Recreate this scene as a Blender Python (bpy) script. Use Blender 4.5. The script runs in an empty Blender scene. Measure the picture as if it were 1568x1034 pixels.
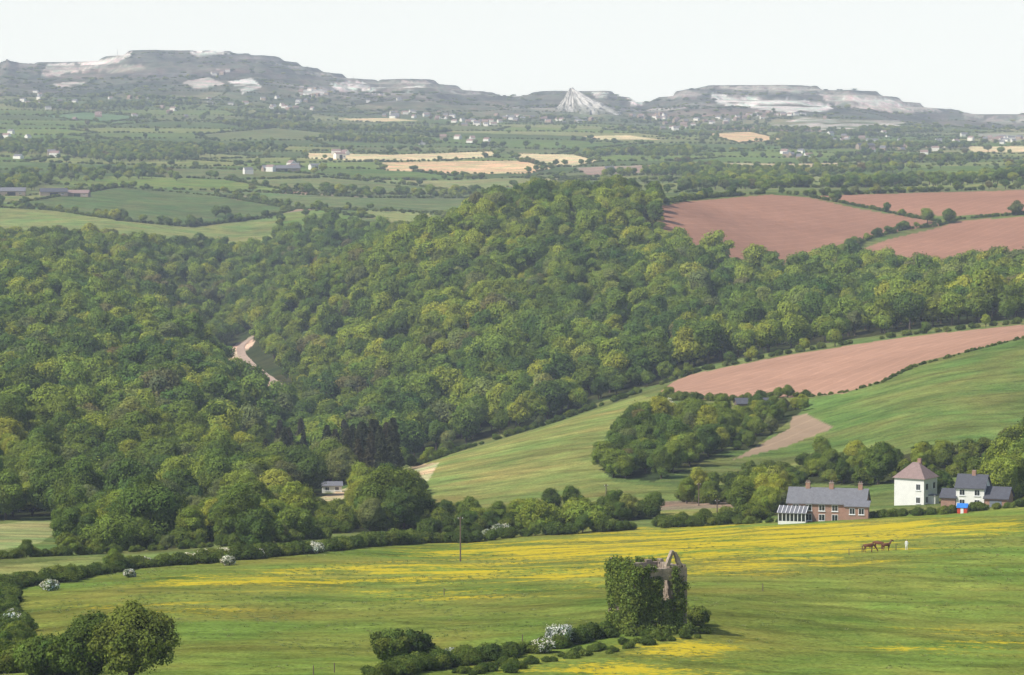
import bpy, math, numpy as np, time
from mathutils import Vector, Matrix, geometry
T0=time.time()
rng=np.random.default_rng(7)
scene=bpy.context.scene
F=5245.0; TH=math.atan((517-170)/F); CT,ST=math.cos(TH),math.sin(TH)
CAMZ=200.0
# ---------------------------------------------------------------- camera survey helpers
def ray(px,py):
    u=px-784.0; v=517.0-py
    den=F*CT+v*ST
    return u/den,(v*CT-F*ST)/den
def project(x,y,z):
    z=z-CAMZ
    f=y*CT-z*ST; up=y*ST+z*CT
    return 784+F*x/f, 517-F*up/f
# ---------------------------------------------------------------- terrain control heights (bearing, elevation, distance)
C=[]
def col(px,*pts):
    for py,d in pts: C.append((px,py,d))
near=[(1560,20),(1170,100),(1110,200)]
for p in (-400,300,784,1300,1970): col(p,*near)
col(-400,(1060,370),(930,540),(880,620),(830,720),(780,900),(700,1060),(600,1300),(500,1600),(440,1850),(400,2150),(374,2450),(354,2700),(318,2900),(285,3150),(262,3550),(238,4100),(210,4800),(185,5500),(160,6200))
col(0,(1034,385),(960,480),(902,560),(870,620),(835,700),(785,900),(700,1060),(600,1300),(500,1600),(440,1850),(402,2150),(379,2400),(354,2700),(318,2900),(290,3100),(265,3500),(240,4000),(215,4700),(190,5400),(165,6200))
col(200,(1034,385),(930,500),(872,600),(845,680),(800,850),(740,1000),(640,1250),(550,1500),(498,1720),(455,2000),(404,2300),(377,2500),(350,2700),(300,3100),(262,3600),(238,4150),(213,4800),(192,5400),(170,6200))
col(310,(720,1050),(650,1250),(598,1400),(548,1550),(566,1800),(500,2080))
col(400,(1034,385),(920,510),(850,635),(830,690),(790,850),(740,1060),(700,1250),(640,1500),(590,1700),(532,1900),(480,2100),(428,2350),(394,2550),(366,2700),(320,3000),(290,3250),(264,3600),(240,4200),(215,4800),(193,5500),(175,6200))
col(480,(436,1980),(462,2130),(386,2450))
col(508,(748,1000))
col(550,(1034,385),(910,525),(840,660),(815,750),(735,1050),(690,1350),(600,1550),(480,1850),(412,2020),(430,2180),(372,2450),(352,2600),(330,2800),(312,3000),(290,3300),(265,3700),(245,4100),(230,4500),(208,5200),(185,6200))
col(700,(1034,387),(905,525),(832,690),(800,780),(775,880),(695,1100),(690,1250),(620,1400),(500,1650),(400,1850),(345,2000),(370,2250),(350,2600),(325,2900),(300,3250),(268,3700),(246,4100),(232,4500),(208,5200),(187,6200))
col(850,(1034,388),(900,525),(820,700),(765,860),(705,980),(650,1150),(642,1300),(560,1450),(450,1700),(350,1950),(308,2080),(318,2300),(304,2600),(285,3100),(265,3650),(250,4000),(235,4500),(208,5300),(190,6200))
col(1000,(1034,390),(965,432),(890,530),(808,715),(790,765),(755,860),(700,960),(640,1080),(602,1210),(588,1350),(500,1550),(400,1850),(302,2140),(304,2400),(292,2700),(275,3200),(257,3700),(240,4200),(222,4800),(195,6200))
col(1200,(1034,392),(890,530),(800,705),(780,770),(715,930),(650,1040),(608,1130),(548,1300),(520,1450),(470,1650),(435,1800),(402,1960),(345,2150),(299,2350),(287,2700),(270,3300),(250,4000),(225,4800),(210,5500),(198,6200))
col(1400,(1034,394),(890,530),(788,705),(768,770),(695,880),(620,1000),(560,1130),(522,1290),(490,1450),(445,1700),(407,1950),(347,2200),(301,2400),(285,2800),(260,3500),(240,4200),(225,5000),(204,6200))
col(1568,(1034,396),(890,530),(777,705),(755,780),(672,890),(600,1000),(520,1150),(500,1280),(475,1450),(440,1700),(404,1950),(332,2200),(291,2450),(270,3000),(255,3600),(235,4500),(215,5500),(204,6200))
col(1970,(1040,400),(880,530),(770,705),(745,780),(660,890),(580,1000),(500,1150),(480,1280),(460,1450),(430,1700),(400,1950),(330,2200),(290,2450),(270,3000),(255,3600),(235,4500),(215,5500),(204,6200))
C=np.array(C,float)
tx,tz=ray(C[:,0],C[:,1])
cu=(784+tx*F)/240.0; cv=np.log(C[:,2])*6.0; cr=170-tz*F
def kern(r2):
    return 0.5*r2*np.log(r2+1e-12)
n=len(C)
A=np.zeros((n+3,n+3)); r2=(cu[:,None]-cu[None])**2+(cv[:,None]-cv[None])**2
A[:n,:n]=kern(r2)+np.eye(n)*0.01
A[:n,n]=1;A[:n,n+1]=cu;A[:n,n+2]=cv;A[n,:n]=1;A[n+1,:n]=cu;A[n+2,:n]=cv
W=np.linalg.solve(A,np.concatenate([cr,[0,0,0]]))
def tps(U,L):
    u=U/240.0; v=L*6.0
    out=np.empty(u.shape)
    for i in range(0,len(u),20000):
        a=u[i:i+20000];b=v[i:i+20000]
        k=kern((a[:,None]-cu[None])**2+(b[:,None]-cv[None])**2)
        out[i:i+20000]=k@W[:n]+W[n]+W[n+1]*a+W[n+2]*b
    return out
SK=np.array([(-600,100),(-100,96),(0,99),(8,93),(14,89),(22,94),(32,99),(75,97),(110,96),(140,93),(165,89),(185,84),(205,78),(240,77),(300,80),(330,80),(400,83),(430,90),(452,97),(480,105),(510,112),(540,119),(580,125),(610,121),(650,121),(690,131),(730,141),(790,147),(830,141),(850,139),(890,141),(930,140),(958,150),(985,155),(1022,149),(1035,142),(1048,136),(1110,132),(1200,131),(1270,136),(1300,136),(1340,142),(1390,156),(1440,168),(1480,171),(1503,179),(1568,179),(2200,181)],float)
def vnoise(x,y,seed=0):
    xi=np.floor(x).astype(np.int64);yi=np.floor(y).astype(np.int64)
    fx=x-xi;fy=y-yi;fx=fx*fx*(3-2*fx);fy=fy*fy*(3-2*fy)
    def h(a,b):
        k=(a*374761393+b*668265263+seed*1442695041)&0xffffffff
        k=((k^(k>>13))*1274126177)&0xffffffff
        return ((k^(k>>16))&0xffff)/65535.0
    return (h(xi,yi)*(1-fx)+h(xi+1,yi)*fx)*(1-fy)+(h(xi,yi+1)*(1-fx)+h(xi+1,yi+1)*fx)*fy
def fbm(x,y,seed=0,o=4):
    s=0;a=0.5
    for i in range(o):
        s=s+a*vnoise(x,y,seed+i);x=x*2.03+3.1;y=y*2.03+1.7;a*=0.5
    return s/(1-0.5**o)
def sstep(a,b,x):
    t=np.clip((x-a)/(b-a),0,1);return t*t*(3-2*t)
Uc=np.concatenate([np.linspace(-5000,-560,24),np.arange(-500,2071,3.0),np.linspace(2130,6600,24)])
Lc=np.concatenate([np.linspace(math.log(8),math.log(330),40)[:-1],np.linspace(math.log(330),math.log(9900),880),np.log(np.geomspace(10100,60000,24))])
Us=np.clip(Uc,-400,1970)
gu=np.arange(-400,1971,15.0); gl=np.linspace(math.log(8),math.log(6200),420)
GG=tps(np.repeat(gu[None],len(gl),0).ravel(),np.repeat(gl[:,None],len(gu),1).ravel()).reshape(len(gl),len(gu))
def bil(G,ga,gb,a,b):
    ia=np.clip(np.interp(a,ga,np.arange(len(ga))),0,len(ga)-1.001);ib=np.clip(np.interp(b,gb,np.arange(len(gb))),0,len(gb)-1.001)
    i=ia.astype(int);j=ib.astype(int);fa=ia-i;fb=ib-j
    return (G[i,j]*(1-fb)+G[i,j+1]*fb)*(1-fa)+(G[i+1,j]*(1-fb)+G[i+1,j+1]*fb)*fa
LL,UU=np.meshgrid(Lc,Us,indexing='ij')
R=bil(GG,gl,gu,LL.ravel(),UU.ravel()).reshape(LL.shape)
D=np.exp(LL)
l0,l1=math.log(6200),math.log(9500)
s=np.clip((LL-l0)/(l1-l0),0,1)
skx=np.interp(UU,SK[:,0],SK[:,1])+(fbm(UU/14,UU*0+3.3,71,3)-.5)*3.0
X=(np.repeat(Uc[None],len(Lc),0)-784)/F*D
nz=(fbm(X/420,D/300,3,5)-0.5)
terr=(fbm(X/900,D/260,9,3)-0.5)
R=np.where(s>0,R*(1-s**0.9)+skx*s**0.9+ (nz*30+terr*18)*np.sin(np.pi*np.clip(s,0,1))**1.0,R)
s2=np.clip((LL-l1)/0.12,0,1); R=R+s2*18
s3=np.clip((LL-l1-0.12)/0.6,0,1); R=R*(1-s3)+s3*175
Z=CAMZ-(R-170)/F*D
# quarry benches on the moor
bw_=np.clip((D-7200)/600,0,1)*np.clip((9700-D)/200,0,1)*0.7
zb=Z/16.0;fr=zb-np.floor(zb);Z=Z*(1-bw_)+bw_*16*(np.floor(zb)+sstep(.35,.65,fr))
Z+= (fbm(X/18,D/18,5,3)-0.5)*np.clip(D/500,0.1,1)*0.9*np.clip(1-(D-6000)/2000,0,1)
TT=(Z-CAMZ)/D
def ground(x,y):
    x=np.atleast_1d(np.asarray(x,float));y=np.atleast_1d(np.asarray(y,float))
    U=784+x/y*F
    return CAMZ+y*bil(TT,Lc,Uc,np.log(y),U)
def hit(px,py,dmin=300):
    tx_,tz_=ray(px,py); U=784+tx_*F
    fj=np.clip(np.interp(U,Uc,np.arange(len(Uc))),0,len(Uc)-1.001);j=int(fj);g=fj-j
    c=TT[:,j]*(1-g)+TT[:,j+1]*g
    i0=np.searchsorted(Lc,math.log(dmin))
    k=np.nonzero(c[i0:]>=tz_)[0]
    if len(k)==0: return None
    k=k[0]+i0
    if k>i0:
        w=(tz_-c[k-1])/(c[k]-c[k-1]+1e-12);l=Lc[k-1]+(Lc[k]-Lc[k-1])*w
    else: l=Lc[k]
    y=math.exp(l);x=tx_*y
    return x,y,float(ground(x,y)[0])
def inpoly(px,py,poly):
    P=np.array(poly,float);m=np.zeros(px.shape,bool)
    b=(px>=P[:,0].min())&(px<=P[:,0].max())&(py>=P[:,1].min())&(py<=P[:,1].max())
    xs=px[b];ys=py[b];r=np.zeros(xs.shape,bool)
    for i in range(len(P)):
        x1,y1=P[i];x2,y2=P[i-1]
        if y1==y2: continue
        c=((y1>ys)!=(y2>ys))&(xs<(x2-x1)*(ys-y1)/(y2-y1)+x1)
        r^=c
    m[b]=r
    return m
# ---------------------------------------------------------------- farmland parcels
seeds=[]
yy=2500.0
while yy<7800:
    st=155+0.012*yy
    half=0.30*yy+200
    xs=np.arange(-half,half,st*1.2)
    xs=xs+rng.uniform(-0.42,0.42,len(xs))*st+ (rng.random())*st
    for q in xs: seeds.append((q,yy+rng.uniform(-0.4,0.4)*st))
    yy+=st*1.05
seeds=np.array(seeds)
FG=np.array([(0.12,0.18,0.045),(0.16,0.22,0.055),(0.095,0.135,0.045),(0.21,0.24,0.08),(0.15,0.18,0.07),(0.24,0.26,0.105),(0.125,0.18,0.05),(0.17,0.205,0.075),(0.11,0.16,0.05),(0.30,0.22,0.15),(0.45,0.38,0.23)])*1.06
seedc=FG[rng.choice(len(FG),len(seeds),p=[.14,.13,.12,.13,.10,.10,.1,.08,.05,.025,.025])]
RED=(0.33,0.175,0.115);PINK=(0.385,0.225,0.155);CREAM=(0.72,0.60,0.36);ORC=(0.70,0.51,0.30)
WHITE=(0.88,0.87,0.87);BEI=(0.58,0.54,0.51)
FIELDS=[
 ('fg',[(-600,930),(0,905),(100,888),(200,870),(330,860),(480,845),(560,836),(640,832),(800,822),(1000,808),(1200,798),(1330,793),(1568,776),(2300,760),(2300,4000),(-1000,4000)],(0.195,0.235,0.046),5,760,0,0),
 ('strip',[(-600,885),(0,868),(120,855),(330,845),(500,828),(640,818),(640,830),(480,843),(330,858),(200,868),(0,900),(-600,925)],(0.24,0.27,0.085),500,800,0,0),
 ('strip2',[(-600,850),(0,842),(60,832),(110,800),(60,795),(0,803),(-600,815)],(0.28,0.31,0.12),600,980,0,0),
 ('pale',[(625,718),(700,693),(850,648),(975,604),(1010,612),(1030,622),(930,660),(915,712),(940,738),(1000,745),(1060,748),(1130,725),(1300,695),(1190,760),(1150,785),(1000,792),(900,785),(760,785),(690,782),(665,765),(655,738)],(0.235,0.255,0.075),700,1260,0,0),
 ('paleedge',[(475,768),(545,742),(630,714),(672,708),(655,738),(620,728),(545,765)],(0.50,0.43,0.24),800,1260,0,0),
 ('lane',[(880,779),(1000,770),(1160,757),(1165,775),(1010,782),(880,788)],(0.31,0.23,0.16),700,1000,0,0),
 ('rslope',[(1130,705),(1215,655),(1235,612),(1300,600),(1350,588),(1400,562),(1480,540),(1568,518),(2200,440),(2200,700),(1568,668),(1430,682),(1300,692)],(0.155,0.205,0.055),850,1240,0,0),
 ('soilpatch',[(1120,705),(1180,672),(1210,655),(1212,638),(1235,634),(1278,655),(1255,664),(1200,685)],(0.31,0.225,0.15),850,1240,1,0),
 ('pinkfield',[(1012,600),(1030,585),(1060,573),(1200,545),(1380,517),(1568,497),(2200,440),(2200,460),(1568,516),(1480,538),(1400,558),(1360,580),(1290,603),(1230,607),(1120,613),(1030,611)],PINK,1080,1420,1,0),
 ('red1',[(1000,318),(1050,309),(1180,298),(1240,303),(1310,319),(1420,337),(1440,345),(1385,352),(1320,367),(1285,380),(1283,402),(1200,406),(1100,402),(1050,385),(1005,352)],RED,1850,2500,1,0),
 ('red2',[(1245,300),(1568,291),(2200,285),(2200,320),(1568,325),(1460,331),(1400,329),(1330,317)],RED,1900,2600,1,0),
 ('red3',[(1295,390),(1360,367),(1440,348),(1470,338),(1568,332),(2200,325),(2200,400),(1568,408),(1395,416),(1290,406)],RED,1850,2500,1,0),
 ('g1',[(20,312),(180,287),(330,300),(450,320),(400,335),(290,347),(200,340),(80,322)],(0.115,0.16,0.055),2500,3700,0,2.5),
 ('g2',[(-500,330),(0,318),(80,322),(200,340),(290,348),(400,335),(430,334),(420,380),(330,384),(240,374),(140,368),(0,366),(-500,366)],(0.22,0.26,0.085),2500,3700,0,2.2),
 ('g3',[(340,292),(560,303),(730,304),(715,332),(560,323),(450,320)],(0.14,0.185,0.07),2500,3700,0,2.8),
 ('g4',[(555,322),(660,326),(665,352),(600,350)],(0.25,0.28,0.10),2300,3700,0,0),
 ('g5',[(-500,300),(30,300),(180,287),(20,312),(-500,325)],(0.20,0.235,0.085),2500,3700,0,2.5),
 ('g6',[(350,276),(500,272),(640,285),(720,298),(560,298),(430,290)],(0.19,0.225,0.085),2500,4200,0,3),
 ('h1',[(465,234),(600,237),(755,232),(765,240),(690,246),(545,246),(470,243)],CREAM,3000,5600,0,2),
 ('h2',[(575,249),(700,247),(800,246),(845,258),(810,266),(700,266),(590,261)],ORC,3000,5600,0,2),
 ('h3',[(780,235),(880,237),(920,247),(880,256),(800,248)],CREAM,3000,5600,0,2),
 ('h4',[(880,257),(1020,252),(1045,262),(900,268)],(0.36,0.27,0.22),3000,5600,0,0),
 ('h5',[(893,209),(960,207),(1010,214),(920,214)],CREAM,3500,6500,0,0),
 ('h6',[(1075,205),(1150,202),(1205,215),(1130,219)],ORC,3500,6500,0,2),
 ('h7',[(1480,225),(1568,224),(1800,226),(1800,234),(1490,233)],CREAM,3500,6500,0,0),
 ('h8',[(515,182),(600,181),(640,185),(560,187)],CREAM,3500,6500,0,0),
 ('b1',[(300,207),(420,196),(520,206),(470,215),(330,216)],(0.17,0.20,0.08),3500,6500,0,3),
 ('b2',[(60,178),(130,172),(230,180),(160,188)],(0.13,0.22,0.10),3500,6500,0,3),
 ('c1',[(278,126),(320,118),(345,129),(300,136)],BEI,6200,9600,2,0),
 ('c2',[(350,125),(385,119),(402,134),(372,143)],WHITE,6200,9600,2,0),
 ('c3',[(455,139),(498,134),(505,144),(465,148)],WHITE,6200,9600,2,0),
 ('c4',[(72,99),(110,96),(150,91),(208,79),(185,94),(150,104),(100,112),(78,120),(60,118)],BEI,6200,9800,2,0),
 ('c4b',[(70,100),(130,95),(180,86),(206,79),(190,92),(150,100)],WHITE,6200,9800,2,0),
 ('c5',[(275,79),(340,77),(355,83),(300,85)],WHITE,6200,9800,2,0),
 ('c6',[(505,130),(540,124),(590,134),(570,142),(520,138)],WHITE,6200,9600,2,0),
 ('c7',[(595,124),(620,120),(668,124),(655,130),(610,129)],BEI,6200,9800,2,0),
 ('c8',[(1085,141),(1130,149),(1200,150),(1265,158),(1282,172),(1210,173),(1150,166),(1100,160)],WHITE,6200,9800,2,0),
 ('c9',[(1250,139),(1340,144),(1430,164),(1445,172),(1330,170),(1265,158)],BEI,6200,9800,2,0),
 ('c10',[(1180,192),(1230,180),(1300,184),(1395,184),(1370,196),(1250,199)],BEI,5800,9800,2,0),
 ('c11',[(958,149),(985,153),(985,163),(968,160)],WHITE,6200,9800,2,0),
 ('c12',[(1495,205),(1568,204),(1700,205),(1700,216),(1510,215)],(0.5,0.47,0.47),4500,9800,2,0),
 ('c13',[(1050,136),(1110,132),(1200,131),(1270,136),(1250,141),(1120,139)],BEI,6200,9800,2,0),
 ('c14',[(540,120),(600,127),(690,131),(780,147),(700,145),(600,137)],(0.33,0.32,0.28),6200,9800,2,0),
 ('c15',[(1020,150),(1048,138),(1085,142),(1060,150)],(0.45,0.42,0.4),6200,9800,2,0),
 ('c16',[(80,128),(130,126),(125,134),(90,134)],BEI,6200,9800,2,0),
 ('c17',[(610,135),(640,131),(665,139),(625,142)],WHITE,6200,9800,2,0),
 ('c18',[(345,85),(420,87),(430,95),(360,92)],(0.30,0.27,0.27),6200,9800,2,0),
 ('c19',[(140,106),(200,98),(222,104),(170,113)],(0.36,0.33,0.29),6200,9800,2,0),
 ('c20',[(688,139),(735,141),(730,148),(700,147)],BEI,6200,9800,2,0),
 ('c21',[(905,140),(932,141),(928,151),(912,150)],WHITE,6200,9800,2,0),
 ('c22',[(1290,150),(1360,152),(1400,163),(1330,161)],WHITE,6200,9800,2,0),
 ('c23',[(1470,170),(1500,176),(1568,178),(1568,184),(1480,181)],(0.4,0.38,0.35),6200,9800,2,0),
 ('c24',[(0,97),(60,97),(50,104),(0,106)],(0.3,0.27,0.25),6200,9800,2,0),
]
ROADCLR=[(343,538),(362,527),(386,516),(390,525),(374,540),(388,560),(440,594),(440,606),(404,592),(368,566),(344,558)]
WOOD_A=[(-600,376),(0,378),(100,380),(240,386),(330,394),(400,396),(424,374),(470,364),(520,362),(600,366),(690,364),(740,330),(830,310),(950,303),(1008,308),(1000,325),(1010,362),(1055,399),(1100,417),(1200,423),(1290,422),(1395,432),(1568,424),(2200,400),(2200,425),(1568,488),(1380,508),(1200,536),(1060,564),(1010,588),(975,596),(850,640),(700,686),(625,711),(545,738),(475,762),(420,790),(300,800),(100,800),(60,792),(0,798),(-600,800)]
WOOD_B=[(95,845),(250,842),(330,832),(480,820),(600,812),(640,812),(662,775),(640,748),(560,765),(470,790),(300,800),(110,805)]
WOOD_C=[(640,822),(790,812),(1000,795),(1000,788),(920,783),(780,792),(690,790)]
WOOD_D=[(924,730),(922,705),(940,682),(990,658),(1060,648),(1110,640),(1125,655),(1115,685),(1060,716),(1000,738)]
WOOD_E=[(1130,645),(1170,628),(1228,618),(1238,624),(1208,645),(1150,688),(1122,690)]
WOOD_F=[(1020,772),(1130,722),(1300,700),(1440,692),(1568,680),(2000,665),(2000,735),(1568,735),(1440,730),(1330,745),(1240,740),(1190,772),(1100,776)]
VX=X.ravel();VY=D.ravel();VZ=Z.ravel()
PX,PY=project(VX,VY,VZ)
N=len(VX)
Cc=np.tile(np.array((0.15,0.185,0.055)),(N,1))
Mk=np.zeros((N,3))
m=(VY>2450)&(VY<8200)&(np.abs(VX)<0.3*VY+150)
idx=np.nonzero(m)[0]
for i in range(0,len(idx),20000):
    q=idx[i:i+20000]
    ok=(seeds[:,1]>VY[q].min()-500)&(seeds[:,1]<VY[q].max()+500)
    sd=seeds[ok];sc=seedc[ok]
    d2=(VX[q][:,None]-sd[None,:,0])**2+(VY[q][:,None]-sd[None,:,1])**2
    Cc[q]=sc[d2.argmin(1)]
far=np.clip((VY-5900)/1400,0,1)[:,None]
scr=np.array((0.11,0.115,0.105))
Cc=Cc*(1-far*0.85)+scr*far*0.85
fs1=fbm(VX/260,VY/150,61,4);bench=fbm(VX/500,VZ/5.0,63,3)
sc_=sstep(.57,.70,fs1)*sstep(.45,.62,bench)*np.clip((VY-6900)/500,0,1)*.7
Cc=Cc*(1-sc_[:,None])+np.array((0.45,0.43,0.42))*sc_[:,None]
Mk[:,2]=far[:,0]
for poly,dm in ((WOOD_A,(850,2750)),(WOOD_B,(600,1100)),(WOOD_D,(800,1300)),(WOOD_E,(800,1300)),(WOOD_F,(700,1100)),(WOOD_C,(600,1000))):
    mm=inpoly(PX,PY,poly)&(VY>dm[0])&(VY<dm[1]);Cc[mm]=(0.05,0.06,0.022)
en=fbm(VX/70,VZ/9.0+VY/200,67,4);eb=fbm(VX/400,VZ/3.0,69,2)
for nm,poly,c,d0,d1,soil,hd in FIELDS:
    mm=inpoly(PX,PY,poly)&(VY>d0)&(VY<d1)
    if soil==2:
        k=(sstep(.30,.44,en[mm])*(.5+.5*sstep(.35,.6,eb[mm])))[:,None]
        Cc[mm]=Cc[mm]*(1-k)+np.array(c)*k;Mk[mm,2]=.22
        continue
    Cc[mm]=c
    if soil==1: Mk[mm,1]=1
    if soil==0 and d0>3000: Mk[mm,2]=0
mm=inpoly(PX,PY,ROADCLR)&(VY>1300)&(VY<2600);Cc[mm]=(0.60,0.47,0.34)
def blob(cx,cy,rx,ry,a=1.0):
    return a*np.exp(-((PX-cx)/rx)**2-((PY-cy)/ry)**2)
fl=blob(1130,826,250,18,1.15)+blob(1400,808,220,14,.9)+blob(820,846,190,13,.95)+blob(620,872,150,12,.75)+blob(400,890,190,12,.7)+blob(720,905,180,15,.5)+blob(940,1027,150,14,1.1)+blob(1180,862,240,20,.6)+blob(1480,985,190,30,.4)+blob(850,878,180,12,.7)+blob(1050,990,80,14,.6)+blob(250,930,160,12,.35)
fl=np.where(VY<740,fl,0)*(Mk[:,2]==0)
Mk[:,0]=np.clip(fl,0,1)
nr,nc=LL.shape
me=bpy.data.meshes.new('ground')
me.vertices.add(N);me.vertices.foreach_set('co',np.column_stack([VX,VY,VZ]).ravel())
I=np.arange(N).reshape(nr,nc)
Q=np.stack([I[:-1,:-1],I[:-1,1:],I[1:,1:],I[1:,:-1]],-1).reshape(-1,4)
me.loops.add(Q.size);me.loops.foreach_set('vertex_index',Q.ravel().astype(np.int32))
me.polygons.add(len(Q));me.polygons.foreach_set('loop_start',(np.arange(len(Q))*4).astype(np.int32))
me.polygons.foreach_set('use_smooth',np.ones(len(Q),bool))
me.update(calc_edges=True)
def setcol(me,name,arr):
    a=me.attributes.new(name,'FLOAT_COLOR','POINT')
    o=np.ones((len(arr),4),np.float32);o[:,:3]=arr;a.data.foreach_set('color',o.ravel())
setcol(me,'Col',Cc);setcol(me,'Msk',Mk)
ter=bpy.data.objects.new('ground',me);scene.collection.objects.link(ter)
# ---------------------------------------------------------------- materials
class NT:
    def __init__(s,name):
        s.m=bpy.data.materials.new(name);s.m.use_nodes=True;s.t=s.m.node_tree;s.t.nodes.clear()
        s.out=s.n('ShaderNodeOutputMaterial')
    def n(s,typ,**k):
        x=s.t.nodes.new(typ)
        for a,b in k.items(): setattr(x,a,b)
        return x
    def l(s,a,b): s.t.links.new(a,b)
    def val(s,sock,v):
        if isinstance(v,bpy.types.NodeSocket): s.l(v,sock)
        else: sock.default_value=v
    def noise(s,vec,scale,detail=4,rough=.55):
        x=s.n('ShaderNodeTexNoise');s.l(vec,x.inputs['Vector']);x.inputs['Scale'].default_value=scale;x.inputs['Detail'].default_value=detail;x.inputs['Roughness'].default_value=rough
        return x.outputs['Fac']
    def mr(s,v,a,b,c,d):
        x=s.n('ShaderNodeMapRange');s.l(v,x.inputs[0])
        for i,q in enumerate((a,b,c,d)): x.inputs[i+1].default_value=q
        return x.outputs[0]
    def math(s,op,a,b=0.0):
        x=s.n('ShaderNodeMath',operation=op);s.val(x.inputs[0],a);s.val(x.inputs[1],b);return x.outputs[0]
    def mix(s,f,a,b,mode='MIX'):
        x=s.n('ShaderNodeMix',data_type='RGBA',blend_type=mode)
        s.val(x.inputs[0],f);s.val(x.inputs[6],a);s.val(x.inputs[7],b);return x.outputs[2]
    def scalev(s,vec,v):
        x=s.n('ShaderNodeMapping');s.l(vec,x.inputs[0]);x.inputs['Scale'].default_value=v;return x.outputs[0]
def C4(c): return (c[0],c[1],c[2],1.0)
def ground_mat():
    g=NT('ground_cover')
    geo=g.n('ShaderNodeNewGeometry').outputs['Position']
    ca=g.n('ShaderNodeAttribute',attribute_name='Col').outputs['Color']
    ma=g.n('ShaderNodeAttribute',attribute_name='Msk').outputs['Color']
    sp=g.n('ShaderNodeSeparateColor');g.l(ma,sp.inputs[0]);fR,fG,fB=sp.outputs
    n1=g.noise(geo,0.012,5);n2=g.noise(geo,0.11,5,.6);n3=g.noise(geo,1.6,4,.7);n4=g.noise(geo,0.035,4)
    str_=g.scalev(geo,(0.05,0.16,0.1));ns=g.noise(str_,1.0,6,.68)
    f=g.math('MULTIPLY',g.mr(n1,.3,.7,.80,1.20),g.mr(n2,.3,.7,.78,1.22))
    f=g.math('MULTIPLY',f,g.mr(n3,.3,.7,.60,1.40))
    f=g.math('MULTIPLY',f,g.mr(ns,.32,.68,.76,1.22))
    soilf=g.math('MULTIPLY',g.mr(n1,.3,.7,.86,1.14),g.mr(n2,.3,.7,.92,1.08))
    fm=g.n('ShaderNodeMix',data_type='FLOAT');g.l(fG,fm.inputs[0]);g.l(f,fm.inputs[2]);g.l(soilf,fm.inputs[3])
    sc=g.n('ShaderNodeVectorMath',operation='SCALE');g.l(ca,sc.inputs[0]);g.l(fm.outputs[0],sc.inputs['Scale'])
    c=sc.outputs[0]
    hue=g.mix(g.mr(n4,.36,.66,0,1),(0.76,0.96,0.85,1),(1.22,1.0,1.05,1))
    gm=g.math('SUBTRACT',1.0,fG)
    hue=g.mix(gm,(1,1,1,1),hue)
    c=g.mix(1.0,c,hue,'MULTIPLY')
    rot=g.n('ShaderNodeMapping');g.l(geo,rot.inputs[0]);rot.inputs['Rotation'].default_value=(0,0,0.5)
    wv=g.n('ShaderNodeTexWave');g.l(rot.outputs[0],wv.inputs['Vector']);wv.inputs['Scale'].default_value=0.035;wv.inputs['Distortion'].default_value=1.5;wv.inputs['Detail'].default_value=2;wv.inputs['Detail Scale'].default_value=.4
    tram=g.mr(wv.outputs['Fac'],.9,1,1.0,1.14)
    tm=g.mix(fG,(1,1,1,1),tram);c=g.mix(1.0,c,tm,'MULTIPLY')
    rot2=g.n('ShaderNodeMapping');g.l(geo,rot2.inputs[0]);rot2.inputs['Rotation'].default_value=(0,0,-0.9)
    wv2=g.n('ShaderNodeTexWave');g.l(rot2.outputs[0],wv2.inputs['Vector']);wv2.inputs['Scale'].default_value=0.012;wv2.inputs['Distortion'].default_value=3;wv2.inputs['Detail'].default_value=3;wv2.inputs['Detail Scale'].default_value=.3
    ml=g.mr(wv2.outputs['Fac'],.93,1,1.0,.82);c=g.mix(1.0,c,g.mix(gm,(1,1,1,1),ml),'MULTIPLY')
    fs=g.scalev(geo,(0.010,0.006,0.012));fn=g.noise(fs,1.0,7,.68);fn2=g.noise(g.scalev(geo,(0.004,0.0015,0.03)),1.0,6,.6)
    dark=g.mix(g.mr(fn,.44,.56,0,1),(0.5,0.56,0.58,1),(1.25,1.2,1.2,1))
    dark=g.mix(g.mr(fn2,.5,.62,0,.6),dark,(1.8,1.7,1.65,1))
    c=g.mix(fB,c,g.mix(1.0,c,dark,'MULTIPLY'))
    dk=g.mr(g.noise(g.scalev(geo,(0.30,0.42,.3)),1.0,6,.72),.55,.68,1.0,.55);c=g.mix(1.0,c,g.mix(gm,(1,1,1,1),dk),'MULTIPLY')
    d2_=g.mr(g.noise(g.scalev(geo,(0.018,0.05,.03)),1.0,5,.6),.50,.62,1.0,.80);c=g.mix(1.0,c,g.mix(gm,(1,1,1,1),d2_),'MULTIPLY')
    fnz=g.noise(g.scalev(geo,(0.9,1.3,1)),1.0,4,.75);fl2=g.noise(g.scalev(geo,(0.06,0.13,.1)),1.0,5,.65)
    th=g.math('ADD',g.math('MULTIPLY',fR,0.28),g.math('MULTIPLY',g.math('SUBTRACT',fl2,.5),1.2))
    t=g.math('SUBTRACT',g.math('ADD',fnz,th),0.64)
    fm2=g.mr(t,0,.14,0,.85);fm2=g.math('MULTIPLY',fm2,g.mr(fR,0.03,.3,0,1))
    c=g.mix(fm2,c,(0.58,0.44,0.025,1))
    b=g.n('ShaderNodeBsdfDiffuse');g.l(c,b.inputs['Color'])
    bp=g.n('ShaderNodeBump');bp.inputs['Strength'].default_value=.6;bp.inputs['Distance'].default_value=.6;g.l(g.math('ADD',g.noise(geo,0.8,4,.7),g.math('MULTIPLY',n2,2.)),bp.inputs['Height']);g.l(bp.outputs[0],b.inputs['Normal'])
    g.l(b.outputs[0],g.out.inputs[0]);return g.m
me.materials.append(ground_mat())
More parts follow.
